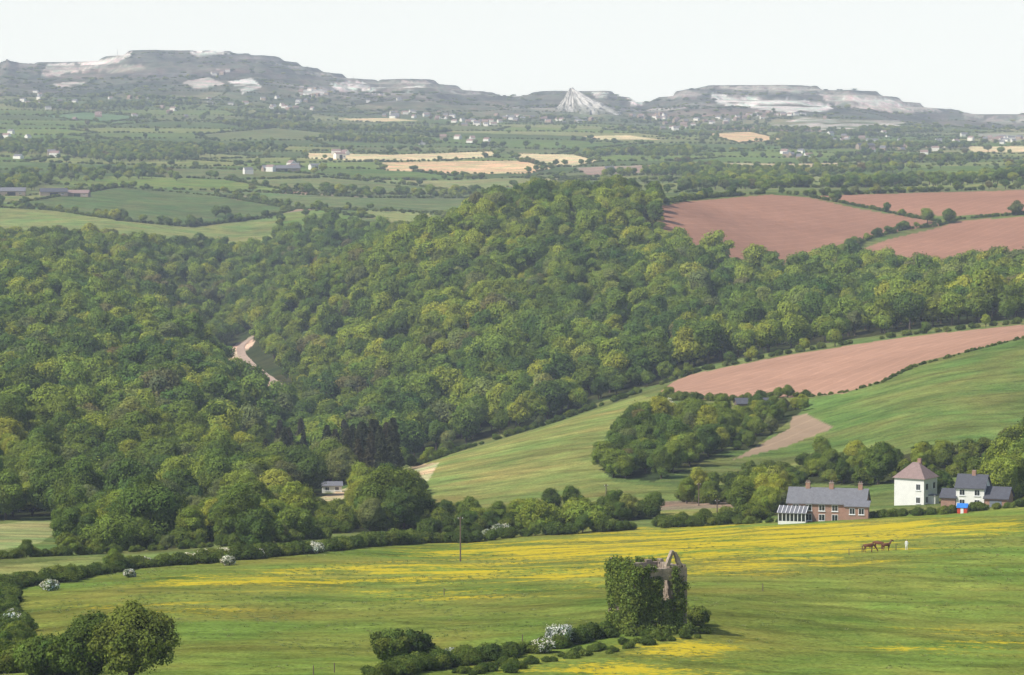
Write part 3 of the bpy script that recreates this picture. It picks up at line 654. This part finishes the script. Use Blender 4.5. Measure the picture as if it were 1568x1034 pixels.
near_tree('elder_bush',15,1030,2.8,922,2.8,low=0.0,nl=6000,ls=.26,bush=True,mat=M_HEDGE)
near_tree('thorn_tree',600,1018,4.4,903,2.6,low=.02,nl=8000,ls=.25,mat=M_HEDGE)
near_tree('thorn_tree',635,1016,4.0,933,2.4,low=.02,nl=7000,ls=.25,mat=M_HEDGE)
near_tree('beech_tree',605,806,14,904,8.5,low=.05,nl=18000,ls=.46,npf=56,mat=M_HEDGE)
near_tree('sycamore_tree',235,835,13.5,905,8.0,low=.05,nl=18000,ls=.46,npf=50)
near_tree('lime_tree',180,842,8,906,6.5,low=.0,nl=13000,ls=.42)
near_tree('oak_tree',390,835,7.5,941,5.2,low=.0,nl=12000,ls=.4)
near_tree('ash_tree',455,826,6.8,942,4.6,low=.0,nl=11000,ls=.4)
near_tree('oak_tree',820,812,6.5,907,5,low=.0,nl=11000,ls=.36)
near_tree('oak_tree',888,806,6,908,5,low=.0,nl=11000,ls=.36)
near_tree('ash_tree',1345,742,10,909,4.6,low=.1,nl=12000,ls=.36)
near_tree('cherry_tree',1443,768,7.0,910,3.4,low=.1,nl=9000,ls=.32)
near_tree('oak_tree',1555,752,15,911,6.5,low=.05,nl=16000,ls=.42,mat=M_HEDGE)
for i,(hx,hy,hh,hr,hb) in enumerate([(853,990,2.9,2.1,.6),(832,1000,1.9,1.5,.4),(14,962,2.2,1.8,.6),(76,905,1.9,1.7,.5),(487,847,2.2,1.5,.6),(350,866,1.9,1.4,.5),(765,818,2.2,2.4,.4),(1022,628,4,2.2,.6),(200,884,1.5,1.1,.5),(22,950,1.6,1.2,.5),(690,1010,1.4,1.1,.35),(150,876,1.4,1.0,.45),(745,822,1.6,1.2,.4)]):
    near_tree('hawthorn_tree',hx,hy,hh,950+i,hr,low=.0,nl=3600,ls=.22,bush=True,bl=hb)
near_tree('elder_bush',1068,958,2.6,915,1.7,low=.0,nl=6000,ls=.22,bush=True,mat=M_HEDGE)
# ---------------------------------------------------------------- building helpers
def empty(name,loc,rz=0):
    e=bpy.data.objects.new(name,None);e.location=loc;e.rotation_euler=(0,0,rz);scene.collection.objects.link(e);return e
def part(par,name,V,Fc,mat):
    o=mesh_obj(name,V,Fc,mat);o.parent=par;return o
BF=[(0,3,2,1),(4,5,6,7),(0,1,5,4),(1,2,6,5),(2,3,7,6),(3,0,4,7)]
def bx(x0,x1,y0,y1,z0,z1): return [(x0,y0,z0),(x1,y0,z0),(x1,y1,z0),(x0,y1,z0),(x0,y0,z1),(x1,y0,z1),(x1,y1,z1),(x0,y1,z1)]
def box(par,name,x0,x1,y0,y1,z0,z1,mat): return part(par,name,bx(x0,x1,y0,y1,z0,z1),BF,mat)
def gable(par,name,x0,x1,y0,y1,z0,zr,mat,t=.18,ov=.35,wallmat=None):
    ym=(y0+y1)/2;a=(zr-z0)/(ym-y0);e=ov*a
    V=[(x0-ov,y0-ov,z0-e),(x1+ov,y0-ov,z0-e),(x1+ov,ym,zr),(x0-ov,ym,zr),(x0-ov,y1+ov,z0-e),(x1+ov,y1+ov,z0-e)]
    V2=[(p[0],p[1],p[2]+t) for p in V];V=V+V2
    Fc=[(0,3,2,1),(3,4,5,2),(6,7,8,9),(9,8,11,10),(0,1,7,6),(4,10,11,5),(1,2,8,7),(2,5,11,8),(3,0,6,9),(4,3,9,10)]
    part(par,name,V,Fc,mat)
    if wallmat:
        for i,x in enumerate((x0,x1)): part(par,name+'_gable_%d'%i,[(x,y0,z0),(x,y1,z0),(x,ym,zr)],[(0,1,2)],wallmat)
def window(par,name,cx,z,w,h,y,side='f',frame=M_TRIM):
    def B(nm,a0,a1,b0,b1,o0,o1,mat):
        if side=='f': box(par,nm,a0,a1,y-o1,y-o0,b0,b1,mat)
        elif side=='r': box(par,nm,y+o0,y+o1,a0,a1,b0,b1,mat)
        else: box(par,nm,y-o1,y-o0,a0,a1,b0,b1,mat)
    B(name+'_frame',cx-w/2-.1,cx+w/2+.1,z-.1,z+h+.1,0.0,.05,frame)
    B(name+'_glass_l',cx-w/2,cx-.04,z,z+h,.052,.07,M_GLASS);B(name+'_glass_r',cx+.04,cx+w/2,z,z+h,.052,.07,M_GLASS)
    B(name+'_sill',cx-w/2-.2,cx+w/2+.2,z-.22,z-.1,0.0,.16,frame)
q=hit(1402,772);H1=empty('white_house',(q[0],q[1],q[2]-.3),math.radians(-32))
box(H1,'walls',-3.6,3.6,-3.4,3.4,0,6.4,M_WHITE)
V=[(-4,-3.8,6.3),(4,-3.8,6.3),(4,3.8,6.3),(-4,3.8,6.3),(-.7,0,9.6),(.7,0,9.6)]
part(H1,'hip_roof',V,[(0,1,5,4),(1,2,5),(2,3,4,5),(3,0,4),(0,3,2,1)],M_TILE)
box(H1,'chimney',-.2,.6,1.2,2.0,8.2,10.3,M_BRICK)
for i,(cx,z) in enumerate(((-2,1),(1.7,1),(-2,3.9),(1.7,3.9))): window(H1,'side_window_%d'%i,cx,z,1.1,1.3,3.6,'r')
window(H1,'front_window_0',2.2,3.9,.9,1.2,-3.4,'f');window(H1,'front_window_1',2.2,1.0,.9,1.2,-3.4,'f')
box(H1,'porch',3.6,5.2,-1,.9,0,2.5,M_WHITE);box(H1,'porch_roof',3.6,5.4,-1.2,1.1,2.5,2.7,M_SLATE)
q=hit(1270,797);H2=empty('brick_house',(q[0],q[1]+2,q[2]-.6),math.radians(-14))
box(H2,'walls',-8,8,-3.2,3.2,0,4.3,M_BRICK)
gable(H2,'roof',-8,8,-3.2,3.2,4.3,7.0,M_SLATE,wallmat=M_BRICK)
box(H2,'wing_walls',4.2,8.9,-4.8,-3.2,0,4.0,M_BRICK)
V=[(3.9,-5.1,3.85),(9.2,-5.1,3.85),(9.2,-3.0,4.9),(3.9,-3.0,4.9)]
part(H2,'wing_roof',V+[(a_,b_,c_+.15) for a_,b_,c_ in V],BF,M_SLATE)
for i,x in enumerate((-4.3,0.6,6.6)):
    box(H2,'chimney_%d'%i,x-.45,x+.45,-.35,.35,6.3,8.1,M_BRICK);box(H2,'chimney_cap_%d'%i,x-.52,x+.52,-.42,.42,8.1,8.25,M_STONE)
    for j in (-.2,.2):
        LV=[];LF=[];limb(LV,LF,(x+j,0,8.2),(x+j,0,8.65),.13,.1,8);part(H2,'chimney_pot_%d_%d'%(i,j>0),LV,LF,M_TILE)
for i,x in enumerate((-6.3,-3.6,-.9,1.8)):
    window(H2,'upper_window_%d'%i,x,2.75,1.1,1.1,-3.2);window(H2,'lower_window_%d'%i,x,.7,1.1,1.2,-3.2)
window(H2,'wing_window_0',5.6,2.4,1,1.1,-4.8);window(H2,'wing_window_1',7.5,2.4,1,1.1,-4.8)
window(H2,'gable_window',0,2.6,1,1.2,8,'r')
box(H2,'conservatory_base',-9.5,-3.8,-6.2,-3.3,0,.7,M_WHITE);box(H2,'conservatory_glass',-9.4,-3.9,-6.1,-3.35,.7,2.3,M_GLASS)
for i in range(8):
    x=-9.5+i*.8;box(H2,'conservatory_mullion_%d'%i,x,x+.14,-6.22,-6.1,.7,2.3,M_TRIM)
V=[(-9.7,-6.4,2.3),(-3.6,-6.4,2.3),(-3.6,-3.3,3.5),(-9.7,-3.3,3.5)]
part(H2,'conservatory_roof',V+[(a_,b_,c_+.1) for a_,b_,c_ in V],BF,M_SLATE)
for i in range(8):
    x=-9.7+i*.85;V=[(x,-6.45,2.42),(x+.12,-6.45,2.42),(x+.12,-3.3,3.62),(x,-3.3,3.62)];part(H2,'roof_bar_%d'%i,V+[(a_,b_,c_+.06) for a_,b_,c_ in V],BF,M_TRIM)
q=hit(1490,778);H3=empty('slate_house',(q[0],q[1]+3,q[2]-.3),math.radians(-20))
box(H3,'walls',-2.6,3.4,-3,3,0,4.6,M_WHITE);gable(H3,'roof',-2.6,3.4,-3,3,4.6,7.0,M_DSL,wallmat=M_WHITE)
box(H3,'extension_walls',3.6,8.4,-3.2,2.6,0,2.6,M_BRICK);gable(H3,'extension_roof',3.6,8.4,-3.2,2.6,2.6,4.6,M_DSL,wallmat=M_BRICK)
box(H3,'annex_walls',-5.8,-2.7,-3.2,2,0,2.4,M_BRICK);gable(H3,'annex_roof',-5.8,-2.7,-3.2,2,2.4,3.9,M_DSL,wallmat=M_BRICK)
for i,(x,z) in enumerate(((-1.3,3),(1.9,3),(-1.3,.9),(1.9,.9))): window(H3,'window_%d'%i,x,z,1,1.1,-3)
box(H3,'garage_door',4.6,7.2,-3.26,-3.2,0.1,2.1,M_GDOOR);box(H3,'chimney',.2,1,-.4,.4,6.2,8,M_BRICK)
q=hit(1474,786);G_=empty('garden_playhouse',q,-.3);box(G_,'body',-1,1,-.8,.8,0,1.3,M_RED);gable(G_,'roof',-1,1,-.8,.8,1.3,2.0,M_BLUE,.06,.15,M_RED);box(G_,'door',-.3,.3,-.83,-.8,0,1.1,M_TRIM)
q=hit(508,754);H4=empty('white_bungalow',(q[0],q[1],q[2]),.1);box(H4,'walls',-2.8,2.8,-2.0,2.0,-1,2.1,M_WHITE);gable(H4,'roof',-2.8,2.8,-2.0,2.0,2.1,3.0,M_SLATE,wallmat=M_WHITE)
window(H4,'window_0',-1.4,.8,1,.9,-2.0);window(H4,'window_1',1.4,.8,1,.9,-2.0)
def barn(px,py,w,dp,h,mat,rm,rz,nm,dmin=300):
    q=hit(px,py,dmin);e=empty(nm,(q[0],q[1],q[2]-.3),rz);box(e,'walls',-w/2,w/2,-dp/2,dp/2,0,h,mat);gable(e,'roof',-w/2,w/2,-dp/2,dp/2,h,h+dp*.25,rm,wallmat=mat)
    box(e,'door',-w*.15,w*.15,-dp/2-.06,-dp/2,0,h*.8,M_GLASS);window(e,'window',w*.32,h*.4,w*.1,h*.25,-dp/2)
barn(1155,630,12,6,3,M_WOOD,M_DSL,.1,'farm_barn')
barn(82,300,24,12,4,M_STONE,M_DSL,.2,'farm_barn',2500);barn(120,301,20,10,3.5,M_STONE,M_TILE,-.1,'farm_barn',2500)
barn(18,299,24,12,4,M_STONE,M_SLATE,.1,'farm_barn',2500);barn(1325,229,24,12,6,M_STONE,M_DSL,.3,'farm_barn',2500)
barn(520,243,13,8,6,M_WHITE,M_TILE,.5,'farmhouse',2500);barn(430,263,40,12,4,M_STONE,M_SLATE,.3,'farm_barn',2500);barn(482,260,12,8,5,M_WHITE,M_SLATE,.5,'farmhouse',2500)
V=[];Fc=[];mi=[]
cl=[(35,160,30,5,7),(215,152,14,4,4),(100,150,60,8,6),(350,114,18,3,5),(440,160,50,8,16),(480,140,30,8,8),(620,178,45,4,18),(680,182,20,3,8),(730,190,22,5,14),(790,182,30,4,10),(860,186,50,5,14),(1000,180,40,6,12),(1080,186,50,5,16),(1145,180,15,5,8),(1210,240,30,6,6),(1300,215,60,8,12),(1390,225,70,10,12),(1530,215,40,5,14),(60,238,40,6,5),(480,258,30,4,3),(300,160,60,10,8),(560,150,60,8,10),(520,238,14,3,2),(420,264,30,3,2),(700,218,60,6,7),(150,180,90,8,7),(1040,195,30,4,8),(1180,178,50,5,10),(960,262,20,3,1),(20,212,40,5,4)]
for cx,cy,sx,sy,nn in cl:
    for i in range(nn):
        q=hit(cx+rng.normal()*sx*.6,cy+rng.normal()*sy*.6,2500)
        if not q or q[1]>9300: continue
        w,dp,h=rng.uniform(7,12),rng.uniform(6,8),rng.uniform(2.6,5);an=rng.uniform(-.8,.8);o=len(V);ca,sa=math.cos(an),math.sin(an)
        pts=bx(-w/2,w/2,-dp/2,dp/2,-1,h)+[(-w/2,0,h+dp*.4),(w/2,0,h+dp*.4)]
        V+=[(q[0]+x*ca-y*sa,q[1]+x*sa+y*ca,q[2]+z) for x,y,z in pts]
        Fc+=[tuple(o+j for j in f) for f in [(0,1,5,4),(1,2,6,5),(2,3,7,6),(3,0,4,7),(4,5,9,8),(6,7,8,9),(4,8,7),(5,6,9)]]
        rm=int(rng.integers(1,3));wm=0 if rng.random()<.65 else 3;mi+=[wm,wm,wm,wm,rm,rm,wm,wm]
mesh_obj('village_houses',V,Fc,[M_WHITE,M_SLATE,M_TILE,M_STONE],mi)
# ---------------------------------------------------------------- ruined engine house
q=hit(992,966);ER=empty('ruined_engine_house',(q[0],q[1]+1.0,q[2]-.2),math.radians(25))
r=np.random.default_rng(55)
hw,hd=3.7,3.6
def stonewall(name,p0,p1,top,holes,thick=.8,z0=0):
    p0=np.array(p0,float);p1=np.array(p1,float);L_=np.linalg.norm(p1-p0);d=(p1-p0)/L_;nn=np.array([d[1],-d[0]])
    V=[];Fc=[];cw,ch=.42,.3;z=z0;row=0
    while z<13:
        x=-(row%2)*cw*.5
        while x<L_:
            w=cw*r.uniform(.8,1.2);xa,xb=max(0,x),min(L_,x+w)
            x+=w
            if xb-xa<.06: continue
            xm=(xa+xb)/2
            if z+ch>top(xm)+r.uniform(-.2,.2): continue
            if any(h[0]<xm<h[1] and h[2]<z+ch/2<h[3] for h in holes): continue
            o=len(V);e=r.uniform(0,.09)
            for zz in (z+.006,z+ch-.006):
                for (s_,t_) in ((xa+.008,-e),(xb-.008,-e+r.uniform(-.02,.02)),(xb-.008,thick+e),(xa+.008,thick+e)):
                    c_=p0+d*s_-nn*t_;V.append((c_[0],c_[1],zz))
            Fc+=[tuple(o+j for j in f) for f in BF]
        z+=ch;row+=1
    part(ER,name,V,Fc,M_STONE)
stonewall('front_wall',(-hw,-hd),(hw,-hd),lambda x:8.6 if x>1.6 else 8.5,[(3.9,5.2,4.2,6.4),(4.2,5.0,6.3,6.8),(2.4,3.6,0,2.4)])
stonewall('left_wall',(-hw,hd),(-hw,-hd),lambda x:9.0+.2*math.sin(x*2),[(2.5,3.8,4,6)])
stonewall('back_wall',(hw,hd),(-hw,hd),lambda x:8.6,[],)
stonewall('right_wall',(hw,-hd),(hw,hd),lambda x:8.5+.3*math.sin(x*1.7),[(2.5,4.2,0,3)])
def prong(name,x0,z0,x1,z1,w0,w1):
    n_=5
    V=[];Fc=[]
    for i in range(n_):
        t=i/n_;t2=(i+1)/n_
        xa=x0+(x1-x0)*t+r.uniform(-.05,.05);za=z0+(z1-z0)*t;zb=z0+(z1-z0)*t2-.012;w=w0+(w1-w0)*t
        o=len(V);V+=[(v[0],v[1],v[2]) for v in bx(xa-w/2,xa+w/2,-hd+.08,-hd+.66,za,zb)]
        sh=(x1-x0)/n_
        for j in range(4,8): V[o+j]=(V[o+j][0]+sh,V[o+j][1],V[o+j][2])
        Fc+=[tuple(o+j for j in f) for f in BF]
    part(ER,name,V,Fc,M_STONE)
prong('gable_left_limb',1.0,8.62,1.85,10.6,.5,.3);prong('gable_right_limb',2.9,8.62,2.15,10.4,.6,.3)
cen=[];rad=[]
for i in range(620):
    w=r.random()
    if w<.55: x=r.uniform(-hw,hw);y=-hd-.1;z=r.uniform(0,8.6)
    elif w<.9: x=-hw-.1;y=r.uniform(-hd,hd);z=r.uniform(0,9.1)
    else: x=r.uniform(-hw,hw);y=hd;z=r.uniform(5,8.6)
    if w<.55:
        X_=x+hw
        if 3.6<X_<5.5 and 3.9<z<6.9: continue
        if 2.3<X_<3.6 and z<2.1: continue
        if X_>1.8 and z>6.9 and r.random()<.93: continue
        if X_>6.8 and r.random()<.8: continue
    s_=r.uniform(.3,.75);cen.append((x,y,z));rad.append((s_,s_,s_*1.15) if w>=.55 else (s_,s_*.8,s_*1.15))
for i in range(40): cen.append((r.uniform(-hw-1,hw+.5),-hd-r.uniform(.2,1.0),r.uniform(0,.8)));rad.append((.8,.8,.8))
cen=np.array(cen);rad=np.array(rad)
V,Tn=leafcloud(r,cen,rad,30000,.24,tan=.65,keep=.6,con=.35);nq=len(V)//4
Fc=[(4*i,4*i+1,4*i+2,4*i+3) for i in range(nq)];V=list(V);Tn=list(Tn)
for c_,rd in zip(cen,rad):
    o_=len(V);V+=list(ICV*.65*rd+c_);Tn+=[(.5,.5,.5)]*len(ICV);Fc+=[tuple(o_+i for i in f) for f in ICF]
iv=mesh_obj('ivy',V,Fc,[M_IVY],None,np.array(Tn));iv.parent=ER
# ---------------------------------------------------------------- road
def road_mesh(name,pts,w,mat,off,dmin):
    Wp=[]
    for (x0,y0),(x1,y1) in zip(pts[:-1],pts[1:]):
        for i in range(8):
            t=i/8;q=hit(x0+(x1-x0)*t,y0+(y1-y0)*t,dmin)
            if q: Wp.append(q[:2])
    Wp=np.array(Wp)
    for _ in range(3): Wp[1:-1]=(Wp[:-2]+Wp[1:-1]+Wp[2:])/3
    V=[];Fc=[]
    for i in range(len(Wp)):
        t=unit(Wp[min(i+1,len(Wp)-1)]-Wp[max(i-1,0)]);nn=np.array([t[1],-t[0]])
        for k_ in range(5):
            p=Wp[i]+nn*w*(k_/4-.5);V.append((p[0],p[1],float(ground(p[0],p[1])[0])+off))
    for i in range(len(Wp)-1):
        for k_ in range(4): a=i*5+k_;Fc.append((a,a+1,a+6,a+5))
    mesh_obj(name,V,Fc,mat)
road_mesh('road',[(386,517),(368,531),(370,545),(386,562),(410,579),(440,600),(452,612)],4.5,M_TAR,.35,1300)
# ---------------------------------------------------------------- poles
def pole(px,py,h,dmin=300,rz=0.2):
    q=hit(px,py,dmin);e=empty('utility_pole',q,rz);LV=[];LF=[];limb(LV,LF,(0,0,-.5),(0,0,h),.15,.10,8);part(e,'shaft',LV,LF,M_WOOD)
    box(e,'crossarm',-.5,.5,-.05,.05,h-.5,h-.4,M_WOOD)
    for i,x in enumerate((-.4,0,.4)): LV=[];LF=[];limb(LV,LF,(x,0,h-.4),(x,0,h-.2),.05,.04,6);part(e,'insulator_%d'%i,LV,LF,M_TRIM)
pole(705,860,8.2);pole(928,780,6);pole(1070,775,5.5);pole(1098,800,5)
def post(px,py,h,nm='fence_post'):
    q=hit(px,py);LV=[];LF=[];limb(LV,LF,(0,0,-.2),(0,0,h),.07,.06,6);LV.append(np.array((0,0,h+.05)));n0=len(LV)-1
    for i in range(6): LF.append((6+i,6+(i+1)%6,n0))
    o=mesh_obj(nm,LV,LF,M_WOOD);o.location=q
for p in [(680,912),(800,985),(480,1034),(512,1030),(20,895),(1168,905),(1300,850),(1320,846),(1372,843)]: post(p[0],p[1],1.1)
for px,py,h in [(180,84,20),(720,138,14),(541,119,14),(1093,133,10)]:
    q=hit(px,py+2,6500)
    if q:
        LV=[];LF=[];limb(LV,LF,(0,0,-2),(0,0,h),.7,.25,6)
        for i in range(4): limb(LV,LF,(-1.0,0,h*.3+i*h*.17),(1.0,0,h*.3+i*h*.17),.15,.15,4)
        o=mesh_obj('radio_mast',LV,LF,M_STONE);o.location=q
# clay tip
q=hit(884,170,6500);r=np.random.default_rng(9)
HT=52
V=[(-14,0,HT-1)];Fc=[];ns=96;nrg=18
for j in range(1,nrg+1):
    for i in range(ns):
        t=2*math.pi*i/ns;u=j/nrg
        rr_=u*(46 if math.cos(t)<0 else 86)*(1+.10*math.sin(t*9)+.06*math.sin(t*23+1)+.04*r.normal())
        V.append((math.cos(t)*rr_-14*(1-u),math.sin(t)*rr_,HT*(1-u)**1.05*(1+.03*r.normal())-(5 if j==nrg else 0)-3*math.sin(math.pi*u)*(1 if math.sin(t*9)>0 else 0)))
for i in range(ns): Fc.append((0,1+i,1+(i+1)%ns))
for j in range(nrg-1):
    for i in range(ns): a=1+j*ns+i;b_=1+j*ns+(i+1)%ns;Fc.append((a,a+ns,b_+ns,b_))
g=NT('spoil_tip_clay');tc=g.n('ShaderNodeTexCoord').outputs['Object'];sx=g.n('ShaderNodeSeparateXYZ');g.l(tc,sx.inputs[0])
an=g.math('ARCTAN2',sx.outputs[1],g.math('ADD',sx.outputs[0],14.0));cb=g.n('ShaderNodeCombineXYZ');g.l(g.math('MULTIPLY',an,5.),cb.inputs[0]);g.l(g.math('MULTIPLY',sx.outputs[2],.02),cb.inputs[1])
nz_=g.noise(cb.outputs[0],1.8,5,.65);lo=g.noise(tc,.05,4)
c=g.mix(g.mr(nz_,.42,.58,0,1),(0.24,0.25,0.23,1),(0.74,0.73,0.72,1));c=g.mix(g.math('MULTIPLY',g.mr(sx.outputs[2],2,20,1,0),g.mr(lo,.35,.6,.2,1)),c,(0.16,0.18,0.14,1))
b=g.n('ShaderNodeBsdfPrincipled');g.l(c,b.inputs['Base Color']);b.inputs['Roughness'].default_value=.95;g.l(b.outputs[0],g.out.inputs[0])
o=mesh_obj('clay_spoil_tip',V,Fc,g.m);o.location=(q[0],q[1],q[2]-4)
# ---------------------------------------------------------------- animals & people
def skinned(name,J,E,mat,par=None,loc=None,rz=0,sub=2,sc=1.0):
    m_=bpy.data.meshes.new(name);m_.from_pydata([j[:3] for j in J],E,[]);m_.materials.append(mat);o=bpy.data.objects.new(name,m_);scene.collection.objects.link(o)
    s_=o.modifiers.new('skin','SKIN')
    for i,j in enumerate(J): m_.skin_vertices[0].data[i].radius=(j[3],j[3])
    m_.skin_vertices[0].data[0].use_root=True
    sb=o.modifiers.new('sub','SUBSURF');sb.levels=sub;sb.render_levels=sub
    if par: o.parent=par
    if loc is not None: o.location=loc;o.rotation_euler=(0,0,rz);o.scale=(sc,sc,sc)
    return o
def horse(px,py,rz,graze,sc=1.1):
    J=[(-.6,0,1.18,.27),(-.1,0,1.12,.29),(.42,0,1.17,.28),(.72,0,1.28,.2)]
    E=[(0,1),(1,2),(2,3)]
    if graze: J+=[(1.02,0,1.0,.14),(1.3,0,.62,.11),(1.45,0,.34,.10),(1.55,0,.12,.07)]
    else: J+=[(.95,0,1.6,.14),(1.12,0,1.88,.12),(1.34,0,1.78,.11),(1.6,0,1.6,.07)]
    E+=[(3,4),(4,5),(5,6),(6,7)]
    for sgn in (-1,1):
        i=len(J);J+=[(.5,.17*sgn,.98,.12),(.54+.06*sgn,.17*sgn,.6,.07),(.5+.1*sgn,.17*sgn,.2,.05),(.55+.1*sgn,.17*sgn,.03,.07)];E+=[(2,i),(i,i+1),(i+1,i+2),(i+2,i+3)]
        i=len(J);J+=[(-.62,.17*sgn,.95,.17),(-.5,.17*sgn,.75,.1),(-.74-.06*sgn,.17*sgn,.5,.06),(-.68-.08*sgn,.17*sgn,.18,.05),(-.62-.08*sgn,.17*sgn,.03,.07)];E+=[(0,i),(i,i+1),(i+1,i+2),(i+2,i+3),(i+3,i+4)]
    i=len(J);J+=[(-.93,0,1.2,.06),(-1.03,0,.8,.08),(-1.0,0,.5,.03)];E+=[(0,i),(i,i+1),(i+1,i+2)]
    skinned('horse',J,E,M_HORSE,None,hit(px,py),rz,sc=sc)
horse(1330,846,.2,True);horse(1357,844,.5,False,1.0);horse(1345,841,2.9,True,1.0)
q=hit(1388,842);PE=empty('person',q,-.4)
skinned('clothed_body',[(0,0,.95,.15),(0,0,1.2,.14),(0,0,1.42,.13),(0,0,1.5,.06),(.2,0,1.42,.07),(.27,.03,1.15,.05),(.25,-.08,.92,.04),(-.2,0,1.42,.07),(-.27,.03,1.15,.05),(-.25,-.08,.92,.04),(.1,0,.85,.1),(.11,-.03,.48,.07),(.12,.02,.08,.05),(.12,-.12,.04,.045),(-.1,0,.85,.1),(-.13,-.1,.48,.07),(-.13,-.05,.08,.05),(-.13,-.2,.04,.045)],[(0,1),(1,2),(2,3),(2,4),(4,5),(5,6),(2,7),(7,8),(8,9),(0,10),(10,11),(11,12),(12,13),(0,14),(14,15),(15,16),(16,17)],M_CLOTH,PE)
skinned('head',[(0,0,1.52,.05),(0,-.01,1.62,.085),(0,0,1.7,.09),(0,0,1.76,.05)],[(0,1),(1,2),(2,3)],M_SKIN,PE)
# ---------------------------------------------------------------- atmosphere, sky, sun, camera
hz=mesh_obj('haze_air',bx(-9000,9000,-300,10600,-600,700),BF,[])
g=NT('haze')
vs=g.n('ShaderNodeVolumeScatter');vs.inputs['Color'].default_value=(0.72,0.82,1.0,1);vs.inputs['Density'].default_value=9.2e-5;vs.inputs['Anisotropy'].default_value=-0.1
g.l(vs.outputs[0],g.out.inputs['Volume']);hz.data.materials.append(g.m)
EL=math.radians(48);AZ=math.radians(243)
S=Vector((math.sin(AZ)*math.cos(EL),math.cos(AZ)*math.cos(EL),math.sin(EL)))
sl=bpy.data.lights.new('sun','SUN');sl.energy=5.0;sl.angle=math.radians(.5);sl.color=(1,.96,.89);so=bpy.data.objects.new('sun',sl);so.rotation_euler=(-S).to_track_quat('-Z','Y').to_euler();so.location=(0,0,600);scene.collection.objects.link(so)
w=bpy.data.worlds.new('World');scene.world=w;w.use_nodes=True;nt=w.node_tree;nt.nodes.clear()
sk=nt.nodes.new('ShaderNodeTexSky');sk.sky_type='NISHITA';sk.sun_disc=False;sk.sun_elevation=EL;sk.sun_rotation=AZ;sk.altitude=200;sk.dust_density=1.5
tcw=nt.nodes.new('ShaderNodeTexCoord');sx=nt.nodes.new('ShaderNodeSeparateXYZ');nt.links.new(tcw.outputs['Generated'],sx.inputs[0])
mr=nt.nodes.new('ShaderNodeMapRange');mr.interpolation_type='SMOOTHSTEP';nt.links.new(sx.outputs[2],mr.inputs[0])
for i,v in enumerate((0.01,0.18,1.0,0.0)): mr.inputs[i+1].default_value=v
mx=nt.nodes.new('ShaderNodeMix');mx.data_type='RGBA';nt.links.new(mr.outputs[0],mx.inputs[0]);nt.links.new(sk.outputs[0],mx.inputs[6]);mx.inputs[7].default_value=(10.5,11.6,12.2,1)
bg=nt.nodes.new('ShaderNodeBackground');bg.inputs[1].default_value=.12;ow=nt.nodes.new('ShaderNodeOutputWorld');nt.links.new(mx.outputs[2],bg.inputs[0]);nt.links.new(bg.outputs[0],ow.inputs[0])
cam=bpy.data.cameras.new('camera');cam.sensor_width=36;cam.lens=F/1568*36;cam.clip_start=1;cam.clip_end=100000;co=bpy.data.objects.new('camera',cam);co.location=(0,0,CAMZ);co.rotation_euler=(math.pi/2-TH,0,0);scene.collection.objects.link(co);scene.camera=co
scene.view_settings.view_transform='Standard';scene.view_settings.look='None';scene.view_settings.exposure=0
print('BUILD',time.time()-T0)
